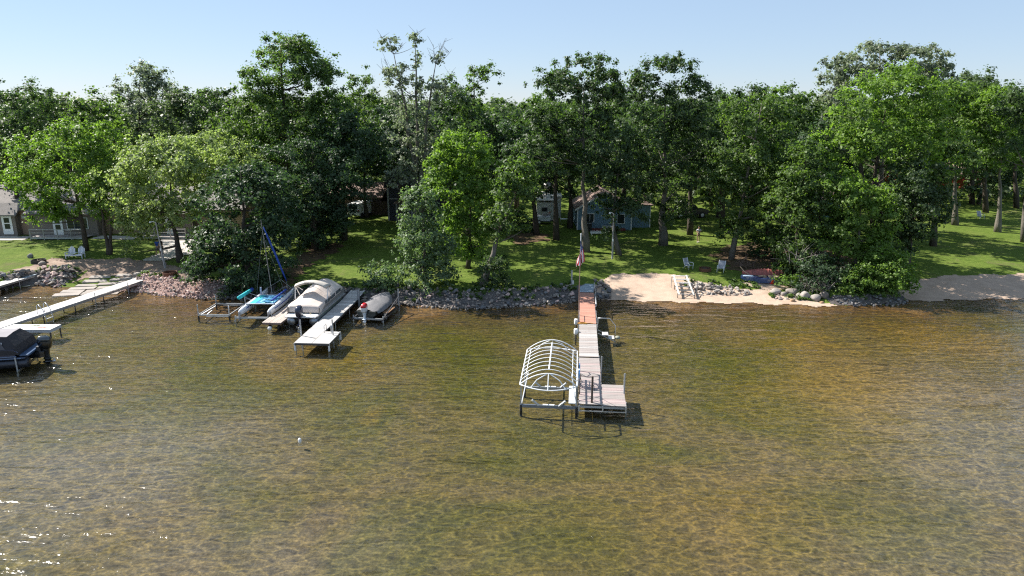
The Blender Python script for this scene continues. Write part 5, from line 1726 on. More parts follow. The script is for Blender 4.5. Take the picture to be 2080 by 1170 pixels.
# metal frame on the beach
A, Bq = at(1394, 606, .1), at(1383, 570, .6)
A.z = gh(A.x, A.y); 
t, L = frame('boat_roller_frame', 'bare metal boat cradle with rungs standing on the sand beside the pale stones', 'boat cradle', (A.x, A.y), (Bq.x - .1, Bq.y + 1.0), A.z)
def fz(y):
    return gh((t.matrix_basis @ Vector((0, y, 0))).x, (t.matrix_basis @ Vector((0, y, 0))).y) - A.z
for x in (-.62, .62):
    q = MB(); q.bar((x, 0, .35), (x * .92, 3.9, .55 + fz(3.9)), .11); q.build('rail', M('pale_beam', (.60, .58, .53), .6, var=.15), t)
for k in range(6):
    y = .15 + k * .72
    q = MB(); q.box((0, y, .36 + (.2 + fz(3.9)) * y / 3.9), (1.5, .09, .06)); q.build('rung', GALV if k < 3 else WHITEM, t)
for x in (-.72, .72):
    for y in (.1, 2.0, 3.8):
        q = MB(); q.tube([(x, y, fz(y) - .1), (x, y, .45 + fz(y))], .03, 6); q.build('leg', DSTEEL, t)
q = MB(); q.tube([(1.05, 1.1, fz(1) - .1), (1.05, 1.1, 1.35)], .028, 6); q.build('guide_post', GALV, t)
q = MB(); q.tube([(-.95, 2.4, fz(2.4) - .1), (-.95, 2.4, fz(2.4) + .95), (-.7, 2.6, fz(2.4) + .95)], .025, 6); q.build('guide_post', GALV, t)
q = MB(); q.bar((-.6, .2, .4), (.6, 1.6, .5), .05); q.bar((.6, .2, .4), (-.6, 1.6, .5), .05); q.bar((.62, .1, .4), (1.05, 1.1, .5), .05); q.build('cross_brace', DSTEEL, t)

# boats lying under the thicket
g = ground(1546, 573)
t = thing('rowboat', 'white and blue rowboat lying on the sand under the thicket with gear inside', 'rowboat', g, R(82))
rings = []
for yy, w, zb, zt in ((-1.5, .45, .06, .42), (-.5, .55, .02, .42), (.6, .5, .03, .46), (1.4, .26, .12, .54), (1.8, .03, .3, .60)):
    rings.append([(-w, yy, zt), (-w * .8, yy, zb), (w * .8, yy, zb), (w, yy, zt)])
q = MB(); q.loft(rings); q.build('hull', M('blue_white_hull', (.05, .09, .22), .4, var=.2, dirt=(.45, .48, .52), dscale=1.5), t, smooth=False)
q = MB(); q.box((0, 1.2, .56), (.5, .9, .03)); q.build('foredeck', M('pale_blue_deck', (.50, .62, .74), .5), t)
q = MB()
for k in range(7):
    q.box((random.uniform(-.25, .25), random.uniform(-1.3, .5), .50 + random.uniform(0, .12)), (random.uniform(.2, .5), random.uniform(.2, .4), random.uniform(.08, .2)), rz=random.uniform(0, 3))
q.build('gear', M('tan_gear', (.38, .28, .20), .85, var=.4, dirt=(.55, .50, .44)), t)
g = ground(1553, 566)
t = thing('canoe', 'upturned maroon canoe with dark ribs leaning behind the rowboat', 'canoe', (g.x, g.y + .15, g.z + .18), R(85))
rings = []
for yy in np.linspace(-2.0, 2.0, 17):
    k = 1 - (abs(yy) / 2.05) ** 2.4
    rings.append([(.46 * k * math.cos(a), yy, .18 + .52 * math.sin(a) * (.45 + .55 * k)) for a in np.linspace(0, math.pi, 9)])
q = MB(); q.loft([[Vector(p) for p in r_] for r_ in rings], closed=False, cap=False); q.build('hull', M('maroon_hull', (.30, .085, .07), .6, var=.3, dirt=(.12, .04, .035)), t, smooth=True)
for yy in np.linspace(-1.5, 1.5, 11):
    k = 1 - (abs(yy) / 2.05) ** 2.4
    q = MB(); q.tube([(.48 * k * math.cos(a), yy, .19 + .54 * math.sin(a) * (.45 + .55 * k)) for a in np.linspace(.1, math.pi - .1, 7)], .025, 5); q.build('rib', M('pinkish_rib', (.32, .13, .11), .7), t)
q = MB(); q.tube([(-.3, 1.4, .2), (-.35, 1.95, .55), (-.3, 2.3, .95)], .04, 6); q.build('bow_strip', M('tan_strip', (.45, .33, .22), .7), t)
g = ground(1575, 556)
t = thing('kayak', 'yellow kayak lying in the shade behind the maroon canoe', 'kayak', g, R(80))
rings = []
for yy in np.linspace(-1.5, 1.5, 13):
    k = max(.03, 1 - (abs(yy) / 1.52) ** 2.2)
    rings.append([(.34 * k * math.cos(a), yy, .2 + .2 * math.sin(a) * (.4 + .6 * k)) for a in np.linspace(0, 2 * math.pi, 13)[:12]])
q = MB(); q.loft(rings); kq = q.build('hull', M('yellow_plastic', (.52, .40, .03), .45), t, smooth=True)
q = MB(); q.lathe([(.0, .0), (.2, .0), (.24, .03), (.2, .05), (0, .04)], (0, -.1, .38), 14); q.build('cockpit', BLACKR, t)
g = ground(1567, 576)
t = thing('pot', 'red plastic tub standing on the sand beside the rowboat', 'tub', g)
q = MB(); q.lathe([(0, 0), (.20, 0), (.24, .35), (.26, .37), (.26, .41), (.22, .41), (.20, .1), (0, .1)], n=16); q.build('body', M('red_plastic', (.62, .035, .02), .4), t, smooth=False)
q = MB(); q.tube([(-.25, 0, .38), (-.2, 0, .55), (0, 0, .62), (.2, 0, .55), (.25, 0, .38)], .014, 5); q.build('handle', GALV, t)

# driftwood
def brush(label, base, n, rad, ht, mt, seed):
    t = thing('brush_pile', label, 'brush pile', base)
    rr = random.Random(seed)
    q = MB()
    for k in range(n):
        a = rr.uniform(0, 6.3); r_ = rad * rr.random() ** .5
        p = Vector((r_ * math.cos(a), r_ * .6 * math.sin(a), rr.uniform(.0, ht * .4)))
        d = Vector((rr.uniform(-1, 1), rr.uniform(-.6, .6), rr.uniform(.1, 1))) * ht * rr.uniform(.5, 1.1)
        q.tube([p, p + d * .5 + Vector((rr.uniform(-.1, .1), 0, .05)), p + d], [.03, .022, .008], 5, cap=False)
    q.build('branches', mt, t)
DRIFT = M('grey_driftwood', (.26, .23, .21), .9, var=.3)
brush('grey driftwood branches heaped above the domed boulders', (at(1655, 604).x, 57.0, gh(at(1655, 604).x, 57.0)), 90, 1.5, 1.5, DRIFT, 4)
brush('dead branches and roots under the oak behind the rowboat', tuple(ground(1512, 545)), 40, .9, 1.2, M('brown_roots', (.15, .10, .075), .9, var=.3), 5)
brush('bare dead branches in the thicket left of the sunlit shrubby tree', (at(1640, 590).x - .5, 59.5, 2.2), 60, 1.6, 2.2, DRIFT, 6)

# posts on the lawn
def lamp_post(label, px, py, py_top, lean=0.0, box=None):
    g = ground(px, py)
    top = atY(px, py_top, g.y)
    h = top.z - g.z
    t = thing('lamp_post', label, 'post', g)
    q = MB(); q.tube([(0, 0, -.2), (lean * .5, 0, h * .5), (lean, 0, h)], [.075, .065, .05], 10); q.build('pole', M('pale_grey_pole', (.38, .36, .35), .7, var=.2), t)
    q = MB(); q.tube([(lean, 0, h), (lean - .18, -.1, h + .12), (lean - .4, -.2, h + .08)], .028, 6); q.lathe([(0, h + .02), (.1, h + .02), (.07, h + .14), (0, h + .16)], (lean - .42, -.2, 0), 10); q.build('lamp_head', WHITEM, t)
    q = MB(); q.box((lean * .4, -.09, h * .42), (.14, .09, .2)); q.build('switch_box', WHITE, t)
    q = MB(); q.tube([(.11, 0, -.2), (.1 + lean * .4, 0, h * .42)], .025, 6); q.build('conduit', GALV, t)
lamp_post('grey wooden lamp post by the concrete path and the walkers', 335, 545, 452, -.28)
lamp_post('slim grey lamp post on the lawn beside the smaller oak', 1243, 526, 434)
g = ground(1161, 577)
t = thing('standpipe', 'short grey pipe post at the lawn edge left of the centre dock', 'post', g)
q = MB(); q.tube([(0, 0, -.2), (0, 0, 1.15)], .07, 10); q.build('pipe', GALV, t)
q = MB(); q.lathe([(0, 1.14), (.09, 1.14), (.09, 1.22), (0, 1.24)], n=12); q.build('cap', GALV, t)
q = MB(); q.box((.12, 0, .15), (.16, .2, .3)); q.build('box', WHITED, t)

# ------------------------------------------------------------------ people
SKIN = M('skin', (.46, .27, .19), .6, var=.05)
def skinned(name, mt, parent, pts, edges, root=0, sub=1):
    me = bpy.data.meshes.new(name)
    me.from_pydata([p[:3] for p in pts], edges, [])
    me.materials.append(mt)
    o = bpy.data.objects.new(name, me)
    COL.objects.link(o)
    o.parent = parent
    md = o.modifiers.new('skin', 'SKIN')
    md.use_smooth_shade = True
    if not me.skin_vertices:
        return o
    for i, p in enumerate(pts):
        sv = me.skin_vertices[0].data[i]
        r_ = p[3]
        sv.radius = r_ if isinstance(r_, tuple) else (r_, r_)
        sv.use_root = (i == root)
    sd = o.modifiers.new('sub', 'SUBSURF')
    sd.levels = sub
    sd.render_levels = sub
    return o

def person(label, px, py, rz, h, shirt, shorts, hair, stride=.12, hold=False, longleg=False, backpack=None):
    g = ground(px, py)
    t = thing('person', label, 'person', g, rz)
    s = h / 1.75
    st = stride
    # facing local -Y
    Lh, Rh = (-.10, 0, .93), (.10, 0, .93)
    kn = [(-.105, -st * .6, .50), (.105, st * .35, .50)]
    an = [(-.10, -st, .08), (.10, st, .09)]
    to = [(-.11, -st - .15, .03), (.11, st - .15, .03)]
    if hold:
        el = [(-.25, .02, 1.14), (.25, .02, 1.14)]
        wr = [(-.12, -.22, 1.18), (.12, -.22, 1.18)]
    else:
        el = [(-.26, st * .4 + .03, 1.16), (.26, -st * .4 + .03, 1.16)]
        wr = [(-.27, -.02 + st * .7, .92), (.27, -.06 - st * .7, .92)]
    P = [(0, 0, .96, (.145, .10)), (0, .01, 1.12, (.135, .095)), (0, .01, 1.32, (.165, .11)), (0, .0, 1.45, (.10, .075)), (0, -.005, 1.53, .055), (0, -.02, 1.60, .075), (0, -.015, 1.69, .085), (0, -.01, 1.745, .06)]
    E_ = [(i, i + 1) for i in range(7)]
    for sg, e, w in ((-1, el[0], wr[0]), (1, el[1], wr[1])):
        b0 = len(P)
        P += [(sg * .19, .01, 1.42, .055), (e[0], e[1], e[2], .042), (w[0], w[1], w[2], .03)]
        E_ += [(3, b0), (b0, b0 + 1), (b0 + 1, b0 + 2)]
        hd_ = Vector(w) + (Vector(w) - Vector(e)).normalized() * .07
        P.append((hd_.x, hd_.y, hd_.z, .032)); E_.append((b0 + 2, b0 + 3))
        dr = (Vector(w) - Vector(e)).normalized()
        sd = dr.cross(Vector((0, 1, .3))).normalized()
        for f in range(4):
            o1 = hd_ + sd * (f - 1.5) * .018 + dr * .045
            o2 = o1 + dr * (.035 + .008 * (f in (1, 2))) + Vector((0, -.012, 0))
            P += [(o1.x, o1.y, o1.z, .009), (o2.x, o2.y, o2.z, .008)]
            E_ += [(b0 + 3, len(P) - 2), (len(P) - 2, len(P) - 1)]
        o1 = Vector(w) + dr * .05 + sd * sg * .04
        P.append((o1.x, o1.y - .01, o1.z, .010)); E_.append((b0 + 3, len(P) - 1))
    for hp, k, a, f in zip((Lh, Rh), kn, an, to):
        b0 = len(P)
        P += [(hp[0], hp[1], .90, .085), (k[0], k[1], k[2], .058), ((k[0] + a[0]) / 2, (k[1] + a[1]) / 2 + .02, .32, .055), (a[0], a[1], a[2], .036), (f[0], f[1], f[2], .035)]
        E_ += [(0, b0), (b0, b0 + 1), (b0 + 1, b0 + 2), (b0 + 2, b0 + 3), (b0 + 3, b0 + 4)]
    sc = lambda L_: [(p[0] * s, p[1] * s, p[2] * s, tuple(x * s for x in p[3]) if isinstance(p[3], tuple) else p[3] * s) for p in L_]
    skinned('body', SKIN, t, sc(P), E_)
    # shirt
    Q = [(0, 0, .98, (.175, .13)), (0, .01, 1.14, (.16, .12)), (0, .01, 1.33, (.185, .13)), (0, 0, 1.455, (.11, .085))]
    E2 = [(0, 1), (1, 2), (2, 3)]
    for sg, e in ((-1, el[0]), (1, el[1])):
        b0 = len(Q)
        Q += [(sg * .195, .01, 1.415, .075), ((sg * .195 + e[0]) / 2 + sg * .01, e[1] * .6, (1.415 + e[2]) / 2, .066)]
        E2 += [(3, b0), (b0, b0 + 1)]
    skinned('shirt', shirt, t, sc(Q), E2)
    Q = [(0, 0, .98, (.165, .125))]
    E2 = []
    for hp, k, a in zip((Lh, Rh), kn, an):
        b0 = len(Q)
        Q += [(hp[0], hp[1], .86, .105), (hp[0] * .4 + k[0] * .6, k[1] * .7, .60, .092)]
        E2 += [(0, b0), (b0, b0 + 1)]
        if longleg:
            Q += [(k[0], k[1], .45, .075), (a[0], a[1], .12, .06)]
            E2 += [(b0 + 1, b0 + 2), (b0 + 2, b0 + 3)]
    skinned('trousers' if longleg else 'shorts', shorts, t, sc(Q), E2)
    bm = bmesh.new()
    bmesh.ops.create_uvsphere(bm, u_segments=12, v_segments=8, radius=.103 * s)
    for v in bm.verts:
        v.co = Vector((v.co.x * .95, v.co.y * 1.08 + .018 * s, v.co.z * 1.05 + 1.715 * s))
        if v.co.y < -.045 * s and v.co.z < 1.73 * s:
            v.co.y = -.03 * s
    me = bpy.data.meshes.new('hair')
    bm.to_mesh(me); bm.free()
    me.materials.append(hair)
    for f in me.polygons:
        f.use_smooth = True
    inst(me, 'hair', t)
    q = MB()
    q.tube([(0, -.095 * s, 1.68 * s), (0, -.125 * s, 1.645 * s), (0, -.10 * s, 1.635 * s)], [.008 * s, .016 * s, .008 * s], 6)
    for sg in (-1, 1):
        q.box((sg * .088 * s, .0, 1.665 * s), (.02 * s, .035 * s, .06 * s))
    q.build('nose_and_ears', SKIN, t, smooth=True)
    q = MB()
    for sg in (-1, 1):
        q.box((sg * .034 * s, -.098 * s, 1.685 * s), (.022 * s, .012 * s, .01 * s))
    q.box((0, -.098 * s, 1.605 * s), (.05 * s, .012 * s, .008 * s))
    q.build('eyes_and_mouth', M('dark_features', (.05, .03, .03), .6), t)
    for a, f in zip(an, to):
        q = MB(); q.box(((a[0] + f[0]) / 2 * s, (a[1] + f[1]) / 2 * s, .04 * s), (.10 * s, .27 * s, .085 * s)); q.build('shoe', M('pale_shoe', (.45, .44, .43), .6), t, bevel=.025)
    return t
HAIRD = M('dark_hair', (.03, .022, .018), .6)
person('person in a blue shirt and grey shorts walking away up the path', 322, 519, R(172), 1.72, M('blue_shirt', (.03, .10, .42), .8), M('grey_shorts', (.22, .18, .17), .8), HAIRD, .16)
person('person in black clothes walking beside the one in blue on the path', 329, 517, R(176), 1.68, M('black_shirt', (.015, .015, .02), .8), M('black_trousers', (.014, .014, .016), .8), HAIRD, .12, longleg=True)
pp = person('person in pale shirt and tan shorts on the shaded lawn, hands at chest', 1418, 492, R(0), 1.76, M('pale_shirt', (.60, .60, .66), .8), M('tan_shorts', (.36, .26, .16), .8), HAIRD, .05, hold=True)
t = thing('remote_controller', 'small dark device held at the chest of the person in the pale shirt', 'controller', pp.location)
q = MB(); q.box((0, -.29, 1.21), (.20, .07, .05), rx=R(20)); q.build('case', BLACKR, t, bevel=.01)
q = MB(); q.box((0, -.33, 1.28), (.16, .012, .09), rx=R(30)); q.build('screen', SMOKE, t)

# ------------------------------------------------------------------ buildings
TANW = M('tan_siding', (.36, .255, .18), .8, var=.07, scale=1.2, bump=.10, bscale=5, stretch=(.15, .15, 7))
GREYW = M('grey_siding', (.185, .155, .135), .75, var=.07, scale=1.2, bump=.10, bscale=5, stretch=(.15, .15, 7))
BLUEW = M('blue_siding', (.14, .235, .31), .75, var=.07, scale=1.2, bump=.10, bscale=5, stretch=(.15, .15, 7))
TEALW = M('teal_siding', (.16, .30, .33), .75, var=.07, scale=1.2, bump=.10, bscale=5, stretch=(.15, .15, 7))
WHITEW = M('white_siding', (.58, .58, .54), .75, var=.07, scale=1.2, bump=.10, bscale=5, stretch=(7, 7, .15))
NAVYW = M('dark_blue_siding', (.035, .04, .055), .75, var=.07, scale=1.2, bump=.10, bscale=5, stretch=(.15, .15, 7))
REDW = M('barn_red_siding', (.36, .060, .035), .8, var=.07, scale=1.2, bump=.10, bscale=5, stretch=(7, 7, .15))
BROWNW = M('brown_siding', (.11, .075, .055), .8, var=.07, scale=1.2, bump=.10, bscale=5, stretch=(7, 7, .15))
SHING = M('grey_shingles', (.20, .18, .17), .9, var=.3, scale=3, bump=.6, bscale=9, stretch=(1, 3, 1), dirt=(.14, .13, .12))
SHINGB = M('brown_shingles', (.22, .155, .13), .9, var=.3, scale=3, bump=.6, bscale=9, stretch=(1, 3, 1))
SHINGD = M('dark_shingles', (.045, .045, .055), .9, var=.3, scale=3, bump=.6, bscale=9)
GLASS = M('dark_window_glass', (.02, .025, .03), .06, var=.3, scale=2)
TRIM = M('white_trim', (.66, .67, .67), .6, var=.05)

def house(root, x0, x1, y0, y1, h, rise, wallm, roofm, ridge='x', over=.4, trimm=None):
    """walls + gable roof in the root's own frame; ridge along x or y"""
    q = MB(); q.box(((x0 + x1) / 2, (y0 + y1) / 2, h / 2 - .25), (x1 - x0, y1 - y0, h + .5))
    w = q.build('wall', wallm, root)
    if rise > 0:
        q = MB()
        if ridge == 'x':
            ym = (y0 + y1) / 2
            q.prism([(y0, h), (y1, h), (ym, h + rise)], x0 + .002, x1 - .002, 'x')
        else:
            xm = (x0 + x1) / 2
            q.prism([(x0, h), (x1, h), (xm, h + rise)], y0 + .002, y1 - .002, 'y')
        q.build('gable', wallm, root)
        half = ((y1 - y0) if ridge == 'x' else (x1 - x0)) / 2
        sl = rise / half
        q = MB()
        e = over
        pr = []
        for sg in (-1, 1):
            pass
        c = (y0 + y1) / 2 if ridge == 'x' else (x0 + x1) / 2
        lo = h - e * sl + .03
        poly = [(c - half - e, lo), (c, h + rise + .03), (c + half + e, lo), (c + half + e, lo + .16), (c, h + rise + .20), (c - half - e, lo + .16)]
        if ridge == 'x':
            q.prism(poly, x0 - e, x1 + e, 'x')
        else:
            q.prism(poly, y0 - e, y1 + e, 'y')
        q.build('roof', roofm, root)
        if trimm:
            q = MB()
            if ridge == 'x':
                q.box(((x0 + x1) / 2, c - half - e - .03, lo + .07), (x1 - x0 + 2 * e, .05, .2))
            else:
                for sg in (-1, 1):
                    a_, b_ = Vector((c, y0 - e - .03, h + rise + .1)), Vector((c + sg * (half + e), y0 - e - .03, lo + .06))
                    q.bar(a_, b_, .16)
            q.build('fascia', trimm, root)
    else:
        q = MB(); q.box(((x0 + x1) / 2, (y0 + y1) / 2, h + .31), (x1 - x0 + 2 * over, y1 - y0 + 2 * over, .12), rx=R(1.5)); q.build('roof', roofm, root)
    return w

def window(root, x, y, z, w, h, n=2, name='window', mt=None, rz=0):
    q = MB(); q.box((x, y - .03, z), (w, .05, h)); f = q.build('window', mt or TRIM, root)
    pw = (w - .12) / n
    for k in range(n):
        q = MB(); q.box((x - w / 2 + .06 + pw * (k + .5), y - .06, z), (pw - .06, .03, h - .14)); q.build('pane', GLASS, f)
    return f

def door(root, x, y, z, w=.95, h=2.05, glass=True, mt=None):
    q = MB(); q.box((x, y - .03, z + h / 2), (w + .18, .05, h + .12)); f = q.build('door', mt or WHITE, root)
    if glass:
        for k in range(2):
            q = MB(); q.box((x, y - .062, z + h * (.42 + .34 * k)), (w * .62, .03, h * .28)); q.build('pane', GLASS, f)
    q = MB(); q.lathe([(0, 0), (.04, .01), (.04, .05), (0, .06)], (x + w * .4, y - .12, z + .98), 8); q.build('handle', ALU, f)
    return f

# long tan lodge on the left with two grey cabins in front
gz = gh(-50, 81) + .1
mo = thing('tan_lodge', 'long tan single-storey lodge with brown roof behind the left maples', 'lodge', (-52, 82, gz))
house(mo, -18, 20, -1.5, 8, 2.9, 2.4, TANW, SHING, 'x', .5, M('brown_fascia', (.10, .07, .055), .8))
q = MB(); q.box((-5.6, -1.75, 2.0), (.62, .5, .42)); ac = q.build('air_conditioner', WHITED, mo, bevel=.02)
q = MB(); q.box((-5.6, -2.02, 2.0), (.5, .02, .3)); q.build('grille', GALV, ac)
window(mo, 6.2, -1.5, 1.6, 1.2, 1.0); window(mo, 17, -1.5, 1.6, 1.4, 1.0)
c1 = thing('grey_cabin', 'grey cabin with a wide three-part window and white door behind the left deck', 'cabin', (-52.4, 78.9, gz - .05))
house(c1, -4.0, 4.0, 0, 3.05, 2.55, .75, GREYW, SHING, 'x', .35, M('brown_fascia', (.10, .07, .055), .8))
window(c1, 1.7, 0, 1.45, 2.5, 1.35, 3); door(c1, -.6, 0, .15)
c2 = thing('grey_cabin', 'grey cabin behind the pale maple and the second deck', 'cabin', (-40.4, 79.3, gz - .05))
house(c2, -3.2, 3.0, 0, 2.65, 2.55, .7, GREYW, SHING, 'x', .35, M('brown_fascia', (.10, .07, .055), .8))
window(c2, -1.6, 0, 1.45, 1.3, 1.2, 2); door(c2, .4, 0, .15)
c3 = thing('white_door_cabin', 'cabin corner with a white glazed door and grey roof at the far left edge', 'cabin', (-61.0, 79.6, gz - .05))
house(c3, -3.6, 2.6, 0, 2.35, 2.5, .9, GREYW, SHING, 'x', .4)
door(c3, 1.6, 0, .1, 1.0, 2.1)
def rail_deck(label, x0, x1, y0, y1, z, posts):
    t = thing('wooden_deck', label, 'deck', ((x0 + x1) / 2, y0, z - .35))
    w, d = x1 - x0, y1 - y0
    n = int(d / .15)
    pm = mesh_of(lambda m: m.box((0, 0, 0), (w, .14, .04)), 'plank', WOOD)
    for k in range(n):
        inst(pm, 'plank', t, (0, .08 + k * .15, .38))
    q = MB(); q.box((0, .03, .28), (w, .05, .16)); q.box((0, d - .05, .28), (w, .05, .16)); q.build('joist', GALV, t)
    for k in range(posts):
        x = -w / 2 + .08 + (w - .16) * k / (posts - 1)
        q = MB(); q.box((x, .03, .60), (.09, .09, 1.5)); q.build('post', M('grey_post', (.36, .34, .33), .8, var=.2), t)
    for z_ in (1.28, .9):
        q = MB(); q.box((0, .03, z_), (w, .1 if z_ > 1 else .04, .045)); q.build('rail', M('pale_rail', (.48, .46, .44), .8), t)
rail_deck('wooden deck with railing in front of the left grey cabin', -55.2, -48.8, 77.0, 78.7, gz + .05, 5)
rail_deck('wooden deck with railing partly hidden by the pale maple', -42.8, -37.4, 77.3, 79.1, gz + .05, 4)
t = thing('patio_table', 'small round table behind the left deck railing', 'table', (-51.0, 77.9, gz + .1))
q = MB(); q.lathe([(0, .70), (.5, .70), (.5, .74), (0, .74)], n=18); q.build('top', LGREY, t)
for k in range(4):
    a = k * 1.57 + .7
    q = MB(); q.tube([(.1 * math.cos(a), .1 * math.sin(a), .7), (.38 * math.cos(a), .38 * math.sin(a), 0)], .02, 6); q.build('leg', GALV, t)
drape('footpath', [Vector(p) for p in ((-70, 77.4, 0), (-56, 76.9, 0), (-56, 79.5, 0), (-70, 79.5, 0))], m_conc, off=.04, ragged=.15)
drape('footpath', [Vector(p) for p in ((-48.4, 77.2, 0), (-43.4, 77.0, 0), (-43.4, 79.2, 0), (-48.4, 79.2, 0))], m_conc, off=.04, ragged=.15)

# blue cottage
gz = gh(12, 84)
bc = thing('blue_cottage', 'blue cottage with a front gable behind the two tall oaks', 'cottage', (11.2, 82.8, gz))
house(bc, -3.2, 3.4, 0, 7, 2.6, 1.9, BLUEW, SHINGB, 'y', .35, TRIM)
q = MB(); q.box((4.75, 4.4, 1.25), (2.66, 5.0, 3.0)); q.build('side_room', BLUEW, bc)
q = MB(); q.box((4.9, 4.4, 2.85), (3.1, 5.4, .12), ry=R(4)); q.build('side_roof', SHINGB, bc)
for x in (-3.2, 3.4):
    q = MB(); q.box((x, -.03, 1.3), (.14, .06, 2.6)); q.build('corner_trim', TRIM, bc)
q = MB(); q.box((6.05, 1.87, 1.25), (.12, .06, 2.9)); q.build('corner_trim', TRIM, bc)
window(bc, 2.1, 0, 1.35, 1.0, 1.2, 1); window(bc, -1.7, 0, 1.5, 1.1, 1.1, 2)
q = MB(); q.box((.0, -.45, .12), (5.2, .8, .22)); q.build('red_step', M('red_step', (.20, .055, .04), .8), bc)
t = thing('picnic_table', 'grey picnic table in front of the blue cottage', 'table', (11.6, 81.2, gh(11.6, 81.2)))
q = MB(); q.box((0, 0, .74), (1.5, .75, .05)); q.build('top', LGREY, t)
for sg in (-1, 1):
    q = MB(); q.box((0, sg * .62, .44), (1.5, .26, .05)); q.build('seat', LGREY, t)
    q = MB(); q.bar((sg * .55, -.6, 0), (sg * .55, 0, .74), .07); q.bar((sg * .55, .6, 0), (sg * .55, 0, .74), .07); q.build('leg', LGREY, t)
t = thing('white_bench', 'long low white board bench on the lawn in front of the blue cottage', 'bench', (10.2, 79.6, gh(10.2, 79.6)))
q = MB(); q.box((0, 0, .42), (1.9, .3, .06)); q.box((0, -.13, .30), (1.9, .04, .24)); q.build('board', WHITE, t)
for x in (-.8, .8):
    q = MB(); q.box((x, 0, .18), (.08, .26, .42)); q.build('leg', WHITE, t)
t = thing('grill', 'black gas grill standing at the wall of the blue cottage', 'grill', (9.3, 81.9, gh(9.3, 81.9)))
q = MB(); q.box((0, 0, .45), (.7, .5, .75)); q.build('cart', BLACKR, t); q = MB(); q.tube([(-.38, 0, .95), (.38, 0, .95)], .26, 14); q.build('lid', BLACKR, t, smooth=False)
q = MB(); q.tube([(-.3, -.3, 1.0), (.3, -.3, 1.0)], .02, 6); q.build('handle', ALU, t)

def garden_chair(label, px, py, rz):
    g = ground(px, py)
    t = thing('garden_chair', label, 'garden chair', g, rz)
    q = MB(); q.box((0, 0, .42), (.52, .5, .04)); q.build('seat', WHITE, t, bevel=.02)
    q = MB(); q.box((0, .27, .72), (.52, .04, .6), rx=R(-12)); q.build('backrest', WHITE, t, bevel=.02)
    for x in (-.24, .24):
        q = MB(); q.box((x, 0, .62), (.06, .5, .035)); q.build('arm', WHITE, t)
        for y in (-.22, .22):
            q = MB(); q.box((x, y, .3), (.05, .05, .62)); q.build('leg', WHITE, t)
garden_chair('white plastic garden chair at the left corner of the blue cottage', 1170, 452, R(-20))
p = ground(1150, 456)
t = thing('white_table', 'white folding table on the sunlit grass between the camper and the blue cottage', 'table', p)
q = MB(); q.box((0, 0, .73), (1.5, .75, .05)); q.build('top', WHITE, t)
for x in (-.65, .65):
    for y in (-.3, .3):
        q = MB(); q.tube([(x, y, .72), (x, y, 0)], .02, 6); q.build('leg', GALV, t)

# white camper shed
gz = gh(5, 90)
cpv = thing('white_shed', 'white ribbed camper shed with a low front part and taller rear part', 'shed', (4.6, 89.2, gz))
house(cpv, -1.3, .85, 0, 2.2, 2.35, 0, WHITEW, M('pale_metal_roof', (.55, .53, .50), .5, var=.1), over=.12)
q = MB(); q.box((.55, 4.4, 1.3), (2.9, 4.2, 3.0)); q.build('rear_room', WHITEW, cpv)
q = MB(); q.box((.55, 4.4, 2.9), (3.2, 4.5, .12), rx=R(1.5)); q.build('rear_roof', M('pale_metal_roof', (.55, .53, .50), .5), cpv)
window(cpv, -.35, 0, 1.45, .85, .6, 1, mt=M('grey_frame', (.35, .34, .33), .6))
t = thing('satellite_dish', 'grey satellite dish on a pole behind the white shed', 'satellite dish', (5.0, 96.6, gh(5, 96.6)))
q = MB(); q.tube([(0, 0, -.1), (0, 0, 3.6)], .04, 8); q.build('pole', GALV, t)
q = MB()
rings = []
for k in range(5):
    r_ = .08 + .52 * k / 4
    rings.append([Vector((r_ * math.cos(a), -.25 * (k / 4) ** 2 - .1, 3.7 + r_ * math.sin(a) * .8 + (k / 4) ** 2 * .05)) for a in np.linspace(0, 2 * math.pi, 19)[:18]])
q.loft(rings); q.build('dish', M('pale_dish', (.45, .43, .42), .5), t, smooth=True)
q = MB(); q.tube([(0, -.1, 3.3), (0, -.65, 3.65)], .02, 6); q.build('feed_arm', GALV, t)
p = ground(1103, 454)
t = thing('utility_trailer', 'white box trailer loaded with gear beside the dark tree in front of the white shed', 'trailer', p, R(-4))
q = MB(); q.box((0, 0, .72), (1.9, 1.2, .62)); q.build('box', M('white_trailer', (.60, .63, .66), .5, var=.12), t, bevel=.03)
q = MB(); q.box((0, 0, .38), (2.0, 1.25, .08)); q.bar((.95, 0, .38), (2.0, 0, .42), .08); q.build('chassis', DSTEEL, t)
for y in (-.64, .64):
    q = MB(); q.tube([(-.45, y - .07, .27), (-.45, y + .07, .27)], .27, 16); w_ = q.build('wheel', BLACKR, t); q = MB(); q.tube([(-.45, y - .08, .27), (-.45, y + .08, .27)], .15, 12); q.build('rim', WHITE, w_)
q = MB()
for k in range(8):
    q.box((random.uniform(-.7, .8), random.uniform(-.4, .4), 1.12 + random.uniform(0, .12)), (random.uniform(.2, .5), random.uniform(.2, .4), random.uniform(.1, .25)), rz=random.uniform(0, 3))
q.build('load', M('mixed_gear', (.40, .36, .34), .8, var=.5, dirt=(.12, .10, .10), dscale=2.5), t)
q = MB(); q.bar((.5, .2, 1.1), (.95, .2, 1.5), .12); q.build('orange_bar', M('faded_orange', (.45, .16, .10), .7), t)

